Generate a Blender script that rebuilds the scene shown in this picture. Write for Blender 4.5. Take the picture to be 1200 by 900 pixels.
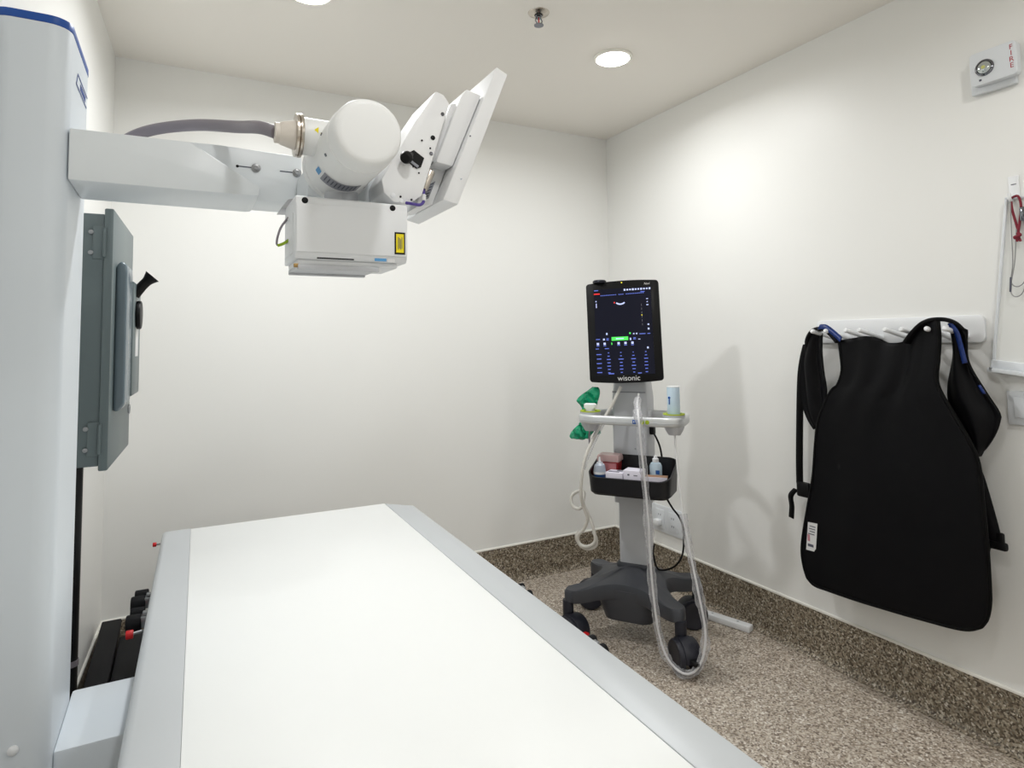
import bpy, bmesh, math, random
from mathutils import Vector, Matrix, noise

for o in list(bpy.data.objects):
    bpy.data.objects.remove(o)
scene = bpy.context.scene
COL = scene.collection
random.seed(7)

# ------------------------------------------------------------------ camera
YAW, PITCH, ROLL, CAM_Z, F_PX = 0.4882, 0.0629, -0.0141, 1.2815, 730.3
fwd = Vector((math.sin(YAW) * math.cos(PITCH), math.cos(YAW) * math.cos(PITCH), math.sin(PITCH)))
rgt = Vector((math.cos(YAW), -math.sin(YAW), 0))
upv = rgt.cross(fwd)
r2 = rgt * math.cos(ROLL) + upv * math.sin(ROLL)
u2 = -rgt * math.sin(ROLL) + upv * math.cos(ROLL)
cam_data = bpy.data.cameras.new('camera')
cam_data.sensor_width = 36.0
cam_data.lens = F_PX / 1200.0 * 36.0
cam_data.shift_y = -96.4 / 1200.0
cam_data.clip_start = 0.02
cam = bpy.data.objects.new('camera', cam_data)
COL.objects.link(cam)
m = Matrix((r2, u2, -fwd)).transposed().to_4x4()
m.translation = Vector((0, 0, CAM_Z))
cam.matrix_world = m
scene.camera = cam

# ------------------------------------------------------------------ world and exposure
world = bpy.data.worlds.new('world')
scene.world = world
world.use_nodes = True
world.node_tree.nodes['Background'].inputs[0].default_value = (0.9, 0.95, 1.0, 1)
world.node_tree.nodes['Background'].inputs[1].default_value = 0.05
scene.view_settings.view_transform = 'Standard'
scene.view_settings.look = 'None'
scene.view_settings.gamma = 1.0
scene.view_settings.use_curve_mapping = False
scene.view_settings.exposure = 0.0
LAMP_W = 9.2           # watts of the two downlights over the far half of the room
LAMP_FRONT_W = 3.6      # watts of the two over the near half
FILL_REAR_W = 6.6       # watts of the two fill lamps added behind the camera
LAMP_COL = (0.962, 0.98, 1.0)

# ------------------------------------------------------------------ materials
def lin(c):
    out = []
    for v in c:
        v /= 255.0
        out.append(v / 12.92 if v <= 0.04045 else ((v + 0.055) / 1.055) ** 2.4)
    return (*out, 1.0)

MATS = {}
def mat(name, rgb, rough=0.5, metal=0.0, vary=0.04, scale=6.0, bump=0.0, bscale=200.0,
        emit=0.0, coat=0.0, trans=0.0, alpha=1.0, spec=0.5, ior=1.45):
    """procedural paint / plastic / metal: base colour gently varied by noise, optional fine relief"""
    if name in MATS:
        return MATS[name]
    mt = bpy.data.materials.new(name)
    mt.use_nodes = True
    nt = mt.node_tree
    b = nt.nodes['Principled BSDF']
    geo = nt.nodes.new('ShaderNodeNewGeometry')
    nz = nt.nodes.new('ShaderNodeTexNoise')
    nz.inputs['Scale'].default_value = scale
    nz.inputs['Detail'].default_value = 3
    nt.links.new(geo.outputs['Position'], nz.inputs['Vector'])
    mx = nt.nodes.new('ShaderNodeMix')
    mx.data_type = 'RGBA'
    c = lin(rgb)
    mx.inputs[6].default_value = tuple(max(0, v * (1 - vary)) for v in c[:3]) + (1,)
    mx.inputs[7].default_value = tuple(min(1, v * (1 + vary)) for v in c[:3]) + (1,)
    nt.links.new(nz.outputs['Fac'], mx.inputs[0])
    nt.links.new(mx.outputs[2], b.inputs['Base Color'])
    b.inputs['Roughness'].default_value = rough
    b.inputs['Metallic'].default_value = metal
    b.inputs['IOR'].default_value = ior
    b.inputs['Specular IOR Level'].default_value = spec
    b.inputs['Coat Weight'].default_value = coat
    b.inputs['Transmission Weight'].default_value = trans
    b.inputs['Alpha'].default_value = alpha
    if emit:
        nt.links.new(mx.outputs[2], b.inputs['Emission Color'])
        b.inputs['Emission Strength'].default_value = emit
    if bump:
        n2 = nt.nodes.new('ShaderNodeTexNoise')
        n2.inputs['Scale'].default_value = bscale
        n2.inputs['Detail'].default_value = 2
        nt.links.new(geo.outputs['Position'], n2.inputs['Vector'])
        bp = nt.nodes.new('ShaderNodeBump')
        bp.inputs['Strength'].default_value = bump
        bp.inputs['Distance'].default_value = 0.002
        nt.links.new(n2.outputs['Fac'], bp.inputs['Height'])
        nt.links.new(bp.outputs['Normal'], b.inputs['Normal'])
    MATS[name] = mt
    return mt

def flake_mat(name, stops, scale, rough=0.45):
    """vinyl floor of pressed stone flakes"""
    mt = bpy.data.materials.new(name)
    mt.use_nodes = True
    nt = mt.node_tree
    b = nt.nodes['Principled BSDF']
    geo = nt.nodes.new('ShaderNodeNewGeometry')
    nz = nt.nodes.new('ShaderNodeTexNoise')
    nz.inputs['Scale'].default_value = 70
    nz.inputs['Detail'].default_value = 2
    nt.links.new(geo.outputs['Position'], nz.inputs['Vector'])
    add = nt.nodes.new('ShaderNodeVectorMath')
    add.operation = 'MULTIPLY_ADD'
    add.inputs[1].default_value = (0.012, 0.012, 0.012)
    nt.links.new(nz.outputs['Color'], add.inputs[0])
    nt.links.new(geo.outputs['Position'], add.inputs[2])
    vo = nt.nodes.new('ShaderNodeTexVoronoi')
    vo.inputs['Scale'].default_value = scale
    nt.links.new(add.outputs[0], vo.inputs['Vector'])
    sep = nt.nodes.new('ShaderNodeSeparateColor')
    nt.links.new(vo.outputs['Color'], sep.inputs[0])
    rp = nt.nodes.new('ShaderNodeValToRGB')
    rp.color_ramp.interpolation = 'CONSTANT'
    el = rp.color_ramp.elements
    while len(el) < len(stops):
        el.new(0.5)
    for e, (p, c) in zip(el, stops):
        e.position = p
        e.color = lin(c)
    nt.links.new(sep.outputs[0], rp.inputs[0])
    nt.links.new(rp.outputs[0], b.inputs['Base Color'])
    b.inputs['Roughness'].default_value = rough
    bp = nt.nodes.new('ShaderNodeBump')
    bp.inputs['Strength'].default_value = 0.15
    bp.inputs['Distance'].default_value = 0.001
    nt.links.new(vo.outputs['Distance'], bp.inputs['Height'])
    nt.links.new(bp.outputs['Normal'], b.inputs['Normal'])
    return mt

WALL = mat('wall_paint', (242, 242, 239), 0.42, vary=0.012, scale=1.2, bump=0.05, bscale=90)
CEIL = mat('ceiling_paint', (248, 244, 237), 0.7, vary=0.01, scale=1.0, bump=0.05, bscale=120)
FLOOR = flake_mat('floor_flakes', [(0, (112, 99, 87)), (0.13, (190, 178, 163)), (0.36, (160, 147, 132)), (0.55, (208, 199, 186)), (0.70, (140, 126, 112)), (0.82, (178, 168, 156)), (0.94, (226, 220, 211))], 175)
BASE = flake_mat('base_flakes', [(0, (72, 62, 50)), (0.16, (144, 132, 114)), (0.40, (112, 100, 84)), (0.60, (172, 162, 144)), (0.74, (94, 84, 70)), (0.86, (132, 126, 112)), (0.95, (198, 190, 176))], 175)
CAP = mat('cap_white', (240, 238, 230), 0.4)
WHITE = mat('equipment_white', (236, 238, 240), 0.35, vary=0.015)
PANEL = mat('panel_white', (240, 241, 242), 0.38, vary=0.012)
TUBEW = mat('tube_white', (243, 244, 243), 0.45, vary=0.012)
CREAM = mat('boot_cream', (226, 218, 208), 0.45)
COLUMN = mat('column_white', (220, 227, 233), 0.38, vary=0.015)
ARMW = mat('arm_white', (230, 235, 238), 0.35, vary=0.015)
BLUE = mat('band_blue', (26, 78, 160), 0.4)
LOGOB = mat('logo_blue', (62, 84, 150), 0.5)
NICKEL = mat('nickel', (200, 192, 182), 0.25, metal=1.0)
STEEL = mat('steel', (150, 152, 154), 0.4, metal=1.0)
CABLEG = mat('cable_grey', (132, 126, 133), 0.45)
BLACK = mat('black_plastic', (12, 12, 14), 0.45, spec=0.3)
RUBBER = mat('black_rubber', (17, 17, 20), 0.65, spec=0.2)
TABLEW = mat('table_white', (244, 246, 245), 0.3, vary=0.006)
RAIL = mat('rail_grey', (196, 200, 203), 0.42, vary=0.02, metal=0.15)
RED = mat('red_plastic', (205, 24, 30), 0.4)
YELLOW = mat('label_yellow', (245, 225, 20), 0.5)
LBLUE = mat('label_blue', (92, 158, 210), 0.5)
LGREY = mat('label_grey', (150, 152, 160), 0.5)
LTXT = mat('label_print', (84, 86, 100), 0.6)
PURPLE = mat('purple_cable', (84, 66, 150), 0.45)
GREENY = mat('earth_green', (150, 180, 40), 0.5)
EBOX = mat('enamel_grey', (96, 108, 110), 0.4, vary=0.03, bump=0.08, bscale=300)
EBOXL = mat('enamel_blue_grey', (106, 120, 128), 0.25, vary=0.03)
CARTG = mat('cart_silver', (192, 194, 198), 0.4, vary=0.02, metal=0.1)
CARTH = mat('handle_silver', (205, 207, 208), 0.3, vary=0.02, metal=0.35)
CARTD = mat('cart_charcoal', (64, 66, 72), 0.45, vary=0.04, bump=0.06, bscale=500)
CARTN = mat('caster_black', (32, 33, 43), 0.45)
LIME = mat('lime_rubber', (166, 186, 40), 0.5)
SCREEN = mat('screen_dark', (20, 21, 33), 0.3, spec=0.15, emit=0.4, vary=0.05)
BEZEL = mat('bezel_black', (7, 7, 9), 0.3, spec=0.3)
UI_W = mat('ui_white', (186, 196, 240), 0.5, emit=0.6)
UI_B = mat('ui_blue', (92, 112, 205), 0.5, emit=0.7)
UI_R = mat('ui_red', (215, 40, 40), 0.5, emit=0.9)
UI_G = mat('ui_green', (70, 205, 80), 0.5, emit=0.95)
UI_Y = mat('ui_yellow', (225, 215, 40), 0.5, emit=1.0)
PRINTW = mat('print_white', (225, 225, 225), 0.5)
PRINTR = mat('print_red', (176, 40, 60), 0.5)
GLOVE = mat('glove_green', (0, 150, 108), 0.35, vary=0.2, scale=40)
APRON = mat('apron_black', (5, 5, 8), 0.55, spec=0.18, vary=0.3, scale=9, bump=0.15, bscale=700)
APRONT = mat('apron_binding', (5, 5, 6), 0.55, spec=0.15)
APRONB = mat('apron_blue', (22, 48, 112), 0.25, vary=0.6, scale=60)
PEG = mat('peg_white', (238, 240, 242), 0.3)
PLATE = mat('switch_white', (226, 230, 234), 0.35)
CORDR = mat('cord_red', (128, 36, 52), 0.7, vary=0.3, scale=300)
WIREG = mat('wire_grey', (150, 150, 150), 0.4)
WHITEC = mat('cable_white', (216, 213, 206), 0.45)
BOTB = mat('bottle_blue', (196, 216, 230), 0.3)
BOTN = mat('liquid_navy', (36, 74, 130), 0.3)
BOTC = mat('bottle_clear', (168, 176, 190), 0.2)
PAPER = mat('carton_white', (226, 222, 234), 0.6)
CARD = mat('cardboard', (150, 116, 92), 0.8)
SHARP = mat('sharps_red', (160, 40, 44), 0.3)
SHARPC = mat('sharps_lid', (190, 160, 158), 0.25)
BLUEK = mat('blue_mark', (30, 90, 170), 0.5)
CHROME = mat('chrome_dark', (120, 122, 128), 0.12, metal=1.0)
LENS = mat('strobe_lens', (190, 196, 196), 0.1, metal=0.8)
BOARDM = mat('board_white', (232, 233, 230), 0.25)

def plastic_film(name):
    mt = bpy.data.materials.new(name)
    mt.use_nodes = True
    nt = mt.node_tree
    nt.nodes.clear()
    out = nt.nodes.new('ShaderNodeOutputMaterial')
    tr = nt.nodes.new('ShaderNodeBsdfTransparent')
    tr.inputs[0].default_value = (0.96, 0.96, 0.97, 1)
    pb = nt.nodes.new('ShaderNodeBsdfPrincipled')
    pb.inputs['Base Color'].default_value = (0.85, 0.85, 0.87, 1)
    pb.inputs['Roughness'].default_value = 0.18
    fr = nt.nodes.new('ShaderNodeLayerWeight')
    fr.inputs['Blend'].default_value = 0.28
    nz = nt.nodes.new('ShaderNodeTexNoise')
    nz.inputs['Scale'].default_value = 90
    geo = nt.nodes.new('ShaderNodeNewGeometry')
    nt.links.new(geo.outputs['Position'], nz.inputs['Vector'])
    bp = nt.nodes.new('ShaderNodeBump')
    bp.inputs['Strength'].default_value = 0.8
    bp.inputs['Distance'].default_value = 0.004
    nt.links.new(nz.outputs['Fac'], bp.inputs['Height'])
    nt.links.new(bp.outputs['Normal'], pb.inputs['Normal'])
    ma = nt.nodes.new('ShaderNodeMath')
    ma.operation = 'MULTIPLY_ADD'
    ma.inputs[1].default_value = 0.45
    ma.inputs[2].default_value = 0.15
    nt.links.new(fr.outputs['Facing'], ma.inputs[0])
    mx = nt.nodes.new('ShaderNodeMixShader')
    nt.links.new(ma.outputs[0], mx.inputs[0])
    nt.links.new(tr.outputs[0], mx.inputs[1])
    nt.links.new(pb.outputs[0], mx.inputs[2])
    nt.links.new(mx.outputs[0], out.inputs[0])
    return mt
FILM = plastic_film('clear_film')

# ------------------------------------------------------------------ mesh helpers
def new():
    return bmesh.new()

def _bevel(bm, verts, bev, seg=2):
    if bev > 0:
        edges = list({e for v in verts for e in v.link_edges})
        bmesh.ops.bevel(bm, geom=edges, offset=bev, segments=seg, affect='EDGES', profile=0.5, clamp_overlap=True)

def box(bm, x0, x1, y0, y1, z0, z1, bev=0.0, M=None, seg=2):
    co = [(x0, y0, z0), (x1, y0, z0), (x1, y1, z0), (x0, y1, z0), (x0, y0, z1), (x1, y0, z1), (x1, y1, z1), (x0, y1, z1)]
    vs = [bm.verts.new((M @ Vector(c)) if M else c) for c in co]
    for f in ((0, 3, 2, 1), (4, 5, 6, 7), (0, 1, 5, 4), (1, 2, 6, 5), (2, 3, 7, 6), (3, 0, 4, 7)):
        bm.faces.new([vs[i] for i in f])
    _bevel(bm, vs, bev, seg)
    return bm

def prism(bm, poly, axis, a, b, bev=0.0, M=None, seg=2):
    """polygon extruded between a and b along an axis: 'x' poly=(y,z), 'y' poly=(x,z), 'z' poly=(x,y)"""
    def co(p, t):
        c = {'x': (t, p[0], p[1]), 'y': (p[0], t, p[1]), 'z': (p[0], p[1], t)}[axis]
        return (M @ Vector(c)) if M else c
    A = [bm.verts.new(co(p, a)) for p in poly]
    B = [bm.verts.new(co(p, b)) for p in poly]
    n = len(poly)
    fs = [bm.faces.new(A), bm.faces.new(B[::-1])]
    for i in range(n):
        fs.append(bm.faces.new((A[i], B[i], B[(i + 1) % n], A[(i + 1) % n])))
    bmesh.ops.recalc_face_normals(bm, faces=fs)
    _bevel(bm, A + B, bev, seg)
    return bm

def frame_of(d):
    d = Vector(d).normalized()
    up = Vector((0, 0, 1)) if abs(d.z) < 0.95 else Vector((1, 0, 0))
    x = up.cross(d).normalized()
    y = d.cross(x)
    return x, y, d

def lathe(bm, p0, d, prof, seg=28):
    """profile of (radius, distance along d) turned about the line p0 + t d"""
    x, y, d = frame_of(d)
    p0 = Vector(p0)
    rings = []
    for r, h in prof:
        if r < 1e-6:
            rings.append([bm.verts.new(p0 + d * h)])
        else:
            rings.append([bm.verts.new(p0 + d * h + (x * math.cos(2 * math.pi * i / seg) + y * math.sin(2 * math.pi * i / seg)) * r) for i in range(seg)])
    fs = []
    for A, B in zip(rings, rings[1:]):
        for i in range(seg):
            j = (i + 1) % seg
            if len(A) == 1 and len(B) == 1:
                continue
            if len(A) == 1:
                fs.append(bm.faces.new((A[0], B[j], B[i])))
            elif len(B) == 1:
                fs.append(bm.faces.new((A[i], A[j], B[0])))
            else:
                fs.append(bm.faces.new((A[i], A[j], B[j], B[i])))
    if len(rings[0]) > 1:
        fs.append(bm.faces.new(rings[0][::-1]))
    if len(rings[-1]) > 1:
        fs.append(bm.faces.new(rings[-1]))
    bmesh.ops.recalc_face_normals(bm, faces=fs)
    return bm

def cyl(bm, p0, p1, r, r1=None, seg=20, bev=0.0):
    d = Vector(p1) - Vector(p0)
    L = d.length
    r1 = r if r1 is None else r1
    if bev:
        prof = [(r - bev, 0), (r - bev * 0.3, bev * 0.3), (r, bev), (r1, L - bev), (r1 - bev * 0.3, L - bev * 0.3), (r1 - bev, L)]
    else:
        prof = [(r, 0), (r1, L)]
    return lathe(bm, p0, d, prof, seg)

def spline(pts, n=8, closed=False):
    P = [Vector(p) for p in pts]
    out = []
    N = len(P)
    rng = N if closed else N - 1
    for i in range(rng):
        if closed:
            a, b, c, d = P[(i - 1) % N], P[i], P[(i + 1) % N], P[(i + 2) % N]
        else:
            a, b, c, d = P[max(i - 1, 0)], P[i], P[i + 1], P[min(i + 2, N - 1)]
        for k in range(n):
            t = k / n
            out.append(0.5 * ((2 * b) + (c - a) * t + (2 * a - 5 * b + 4 * c - d) * t * t + (3 * b - a - 3 * c + d) * t ** 3))
    if not closed:
        out.append(P[-1])
    return out

def tube(bm, path, r, seg=8, closed=False, rz=None, wob=0.0):
    """round (or oval: r across, rz up) tube along a path of points; r may be a function of 0..1"""
    P = [Vector(p) for p in path]
    N = len(P)
    rings = []
    prev = None
    for i, p in enumerate(P):
        if closed:
            d = P[(i + 1) % N] - P[(i - 1) % N]
        else:
            d = P[min(i + 1, N - 1)] - P[max(i - 1, 0)]
        d.normalize()
        if prev is None:
            x, y, _ = frame_of(d)
        else:
            if rz is not None:
                x, y, _ = frame_of(d)
            else:
                x = (prev - d * prev.dot(d)).normalized()
                y = d.cross(x)
        prev = x
        rr = r(i / (N - 1)) if callable(r) else r
        ring = []
        for k in range(seg):
            a = 2 * math.pi * k / seg
            q = rr
            if wob:
                q = rr * (1 + wob * noise.noise(p * 60 + Vector((math.cos(a) * 2, math.sin(a) * 2, k))))
            ca, sa = math.cos(a), math.sin(a)
            if rz is not None:      # superellipse section
                ca = math.copysign(abs(ca) ** 0.6, ca)
                sa = math.copysign(abs(sa) ** 0.6, sa)
            ring.append(bm.verts.new(p + x * ca * q + y * sa * (rz if rz is not None else q)))
        rings.append(ring)
    fs = []
    pairs = list(zip(rings, rings[1:])) + ([(rings[-1], rings[0])] if closed else [])
    for A, B in pairs:
        for k in range(seg):
            j = (k + 1) % seg
            fs.append(bm.faces.new((A[k], A[j], B[j], B[k])))
    if not closed:
        fs.append(bm.faces.new(rings[0][::-1]))
        fs.append(bm.faces.new(rings[-1]))
    bmesh.ops.recalc_face_normals(bm, faces=fs)
    return bm

def rings_mesh(bm, rings, cap0=True, cap1=True):
    """loft closed rings of equal length"""
    R = [[bm.verts.new(c) for c in ring] for ring in rings]
    n = len(R[0])
    fs = []
    for A, B in zip(R, R[1:]):
        for i in range(n):
            j = (i + 1) % n
            fs.append(bm.faces.new((A[i], A[j], B[j], B[i])))
    if cap0:
        fs.append(bm.faces.new(R[0][::-1]))
    if cap1:
        fs.append(bm.faces.new(R[-1]))
    bmesh.ops.recalc_face_normals(bm, faces=fs)
    return bm

def rrect(x0, x1, y0, y1, r, n=5):
    pts = []
    for cx, cy, a0 in ((x1 - r, y0 + r, -90), (x1 - r, y1 - r, 0), (x0 + r, y1 - r, 90), (x0 + r, y0 + r, 180)):
        for k in range(n + 1):
            a = math.radians(a0 + 90 * k / n)
            pts.append((cx + r * math.cos(a), cy + r * math.sin(a)))
    return pts

def text_into(bm, s, M, size, depth=0.0, align='CENTER', shear=0.0):
    """flat lettering, laid into bm by matrix M (text lies in local xy)"""
    cu = bpy.data.curves.new('lettering', 'FONT')
    cu.body = s
    cu.size = size
    cu.align_x = align
    cu.align_y = 'CENTER'
    cu.shear = shear
    ob = bpy.data.objects.new('lettering', cu)
    COL.objects.link(ob)
    dg = bpy.context.evaluated_depsgraph_get()
    me = bpy.data.meshes.new_from_object(ob.evaluated_get(dg))
    me.transform(M)
    bm.from_mesh(me)
    bpy.data.objects.remove(ob)
    bpy.data.curves.remove(cu)
    bpy.data.meshes.remove(me)
    return bm

def obj(name, bm, material, parent=None, origin=None, smooth=35, kind=None, label=None, M=None):
    """one mesh object; origin = point of the authored coordinates that becomes the object's own zero"""
    if M is not None:
        bmesh.ops.transform(bm, matrix=M, verts=bm.verts)
    if parent is None and origin is None:
        xs = [v.co for v in bm.verts]
        origin = Vector(((min(v.x for v in xs) + max(v.x for v in xs)) / 2, (min(v.y for v in xs) + max(v.y for v in xs)) / 2, min(v.z for v in xs)))
    if parent is not None and origin is None:
        origin = Vector(parent.get('_o', (0, 0, 0)))
    origin = Vector(origin)
    bmesh.ops.translate(bm, vec=-origin, verts=bm.verts)
    me = bpy.data.meshes.new(name)
    bm.to_mesh(me)
    bm.free()
    me.materials.append(material)
    if smooth:
        me.shade_smooth()
        me.set_sharp_from_angle(angle=math.radians(smooth))
    ob = bpy.data.objects.new(name, me)
    COL.objects.link(ob)
    if parent is not None:
        ob.parent = parent
        ob['_o'] = tuple(origin)
    else:
        ob.location = origin
        ob['_o'] = tuple(origin)
    if kind:
        ob['kind'] = kind
    if label:
        ob['label'] = label
    return ob

def tag(o, label, cat, group=None):
    o['label'] = label
    o['category'] = cat
    if group:
        o['group'] = group
    return o

def thing(name, label, cat, base, rotz=0.0, group=None, world=True):
    """an Empty at the thing's base; world=True: its parts are authored in world coordinates"""
    e = bpy.data.objects.new(name, None)
    COL.objects.link(e)
    e.location = base
    e.rotation_euler = (0, 0, rotz)
    e.empty_display_size = 0.05
    e['_o'] = tuple(base) if world else (0.0, 0.0, 0.0)
    return tag(e, label, cat, group)

def dup(root, loc, rotz=None, label=None):
    r = root.copy()
    COL.objects.link(r)
    r.location = loc
    if rotz is not None:
        r.rotation_euler = (0, 0, rotz)
    if label:
        r['label'] = label
    for ch in list(root.children):
        c = ch.copy()
        COL.objects.link(c)
        c.parent = r
        for g in list(ch.children):
            d = g.copy()
            COL.objects.link(d)
            d.parent = c
    return r

# ------------------------------------------------------------------ room
XR, YB, H, YF = 2.274, 3.027, 2.5, -2.2
LT = math.tan(math.radians(2.2))
def xl(y):               # the left wall runs slightly askew
    return -0.2636 - (YB - y) * LT
T = 0.12

b = new(); box(b, -0.75, XR + T, YF - T, YB + T, -0.1, 0.0)
obj('floor', b, FLOOR, kind='structure')
b = new(); box(b, -0.75, XR + T, YF - T, YB + T, H, H + 0.1)
ceiling = obj('ceiling', b, CEIL, kind='structure')
b = new(); box(b, -0.3, XR, YB, YB + T, 0, H)
obj('wall_back', b, WALL, kind='structure')
b = new(); box(b, XR, XR + T, YF, YB + T, 0, H)
obj('wall_right', b, WALL, kind='structure')
b = new(); prism(b, [(xl(YF), YF), (xl(YB + T), YB + T), (xl(YB + T) - T, YB + T), (xl(YF) - T, YF)], 'z', 0, H)
obj('wall_left', b, WALL, kind='structure')
b = new(); box(b, -0.65, XR + T, YF - T, YF, 0, H)
obj('wall_front', b, WALL, kind='structure')

HB = 0.186
def baseboard(name, p0, p1, nrm):
    """flake vinyl coved up the wall and its thin white cap strip"""
    p0, p1, nrm = Vector(p0), Vector(p1), Vector(nrm)
    prof = [(0.0005, 0.0), (0.030, 0.0005), (0.018, 0.006), (0.010, 0.015), (0.006, 0.032), (0.006, HB), (0.0005, HB)]
    bm = new()
    A = [bm.verts.new(p0 + nrm * d + Vector((0, 0, z))) for d, z in prof]
    B = [bm.verts.new(p1 + nrm * d + Vector((0, 0, z))) for d, z in prof]
    n = len(prof)
    fs = [bm.faces.new(A), bm.faces.new(B[::-1])]
    for i in range(n):
        fs.append(bm.faces.new((A[i], B[i], B[(i + 1) % n], A[(i + 1) % n])))
    bmesh.ops.recalc_face_normals(bm, faces=fs)
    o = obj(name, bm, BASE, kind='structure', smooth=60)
    bm = new()
    prof = [(0.0005, HB), (0.008, HB), (0.008, HB + 0.006), (0.005, HB + 0.009), (0.0005, HB + 0.009)]
    A = [bm.verts.new(p0 + nrm * d + Vector((0, 0, z))) for d, z in prof]
    B = [bm.verts.new(p1 + nrm * d + Vector((0, 0, z))) for d, z in prof]
    n = len(prof)
    fs = [bm.faces.new(A), bm.faces.new(B[::-1])]
    for i in range(n):
        fs.append(bm.faces.new((A[i], B[i], B[(i + 1) % n], A[(i + 1) % n])))
    bmesh.ops.recalc_face_normals(bm, faces=fs)
    obj('cap_strip', bm, CAP, parent=o)
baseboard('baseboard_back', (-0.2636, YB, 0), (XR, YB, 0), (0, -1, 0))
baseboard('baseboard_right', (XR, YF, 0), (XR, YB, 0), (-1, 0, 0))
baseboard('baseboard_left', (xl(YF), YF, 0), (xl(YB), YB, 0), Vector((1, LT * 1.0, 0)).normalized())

# ------------------------------------------------------------------ ceiling fittings
def downlight(x, y, label, watts):
    t = thing('downlight', label, 'ceiling light', (x, y, H - 0.012), group='recessed ceiling downlights')
    b = new()
    lathe(b, (x, y, H - 0.001), (0, 0, -1), [(0.070, 0), (0.084, 0), (0.084, 0.004), (0.080, 0.008), (0.071, 0.009), (0.070, 0.004)], 40)
    obj('trim_ring', b, CAP, t)
    b = new()
    lathe(b, (x, y, H - 0.001), (0, 0, -1), [(0.0699, 0.0), (0.0690, 0.008), (0.060, 0.013), (0.04, 0.016), (0, 0.017)], 40)
    obj('diffuser', b, mat('lamp_diffuser', (255, 250, 240), 0.5, emit=40.0, vary=0.0), t)
    ld = bpy.data.lights.new('lamp', 'AREA')
    ld.shape = 'DISK'
    ld.size = 0.13
    ld.energy = watts
    ld.color = LAMP_COL
    ld.spread = math.radians(165)
    lo = bpy.data.objects.new('lamp', ld)
    COL.objects.link(lo)
    lo.parent = t
    lo.location = (0, 0, -0.008)
    return t
downlight(1.629, 2.106, 'bright round recessed downlight in ceiling near the back right corner', LAMP_W * 0.76)
downlight(0.372, 2.160, 'round recessed downlight above the x-ray tube, at the top edge of the photo', LAMP_W * 1.18)
downlight(1.629, 0.380, 'round recessed downlight out of view in front of the lead apron', LAMP_FRONT_W)
downlight(0.372, 0.380, 'round recessed downlight out of view above the near end of the table', LAMP_FRONT_W)
downlight(1.629, -1.370, 'added fill downlight behind the camera on the apron side of the room', FILL_REAR_W)  # this and the next: made-up unseen lamps, added for frontal fill
downlight(0.372, -1.370, 'added fill downlight behind the camera on the column side of the room', FILL_REAR_W)

sp = thing('sprinkler', 'small chrome fire sprinkler head in the white ceiling', 'sprinkler', (1.156, 1.933, H - 0.05))
cx, cy = 1.156, 1.933
b = new(); lathe(b, (cx, cy, H), (0, 0, -1), [(0.040, 0.0), (0.038, 0.003), (0.026, 0.007), (0.017, 0.009), (0.017, 0.003)], 28); obj('escutcheon', b, NICKEL, sp)
b = new(); lathe(b, (cx, cy, H - 0.002), (0, 0, -1), [(0.014, 0), (0.014, 0.012), (0.010, 0.014), (0.010, 0.02)], 16); obj('body', b, CHROME, sp)
for s in (-1, 1):
    b = new(); tube(b, spline([(cx + s * 0.009, cy, H - 0.02), (cx + s * 0.014, cy, H - 0.032), (cx + s * 0.004, cy, H - 0.045)], 4), 0.0022, 6); obj('frame_arm', b, CHROME, sp)
b = new(); cyl(b, (cx, cy, H - 0.02), (cx, cy, H - 0.042), 0.0025, seg=8); obj('bulb', b, RED, sp)
b = new(); lathe(b, (cx, cy, H - 0.044), (0, 0, -1), [(0.004, 0), (0.018, 0.003), (0.018, 0.005), (0, 0.006)], 16); obj('deflector', b, CHROME, sp)

# ------------------------------------------------------------------ right wall fittings
fs_ = thing('fire_strobe', 'white wall fire alarm strobe with red lettering and round lens', 'fire alarm', (XR - 0.001, 0.985, 2.055))
b = new(); box(b, XR - 0.020, XR - 0.0005, 0.920, 1.045, 2.052, 2.185, 0.006); obj('back_plate', b, PLATE, fs_)
b = new()
prism(b, rrect(0.905, 1.032, 2.072, 2.178, 0.012), 'x', XR - 0.046, XR - 0.019, 0.004)
fr = obj('housing', b, PLATE, fs_)
b = new(); lathe(b, (XR - 0.0455, 0.990, 2.122), (-1, 0, 0), [(0.026, 0), (0.026, 0.004), (0.021, 0.006), (0.020, 0.001)], 28); obj('lens_ring', b, CHROME, fs_)
b = new(); lathe(b, (XR - 0.0455, 0.990, 2.122), (-1, 0, 0), [(0.020, 0.0), (0.019, 0.006), (0.012, 0.010), (0, 0.011)], 24); ln = obj('lens', b, LENS, fs_)
b = new(); lathe(b, (XR - 0.0555, 0.990, 2.122), (-1, 0, 0), [(0.006, 0), (0.005, 0.003), (0, 0.0035)], 12); obj('flash_bulb', b, mat('flash_bulb', (200, 200, 120), 0.3), ln)
b = new(); box(b, XR - 0.0475, XR - 0.045, 1.001, 1.007, 2.083, 2.089); obj('indicator', b, LTXT, fs_)
b = new()
MT = Matrix.Translation((XR - 0.0468, 0.918, 2.128)) @ Matrix.Rotation(math.radians(-90), 4, 'Z') @ Matrix.Rotation(math.radians(90), 4, 'X')
for i, ch in enumerate('FIRE'):
    text_into(b, ch, MT @ Matrix.Translation((0, 0.030 - i * 0.019, 0)), 0.022)
obj('lettering', b, PRINTR, fs_, smooth=0, label='red FIRE lettering')

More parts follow.
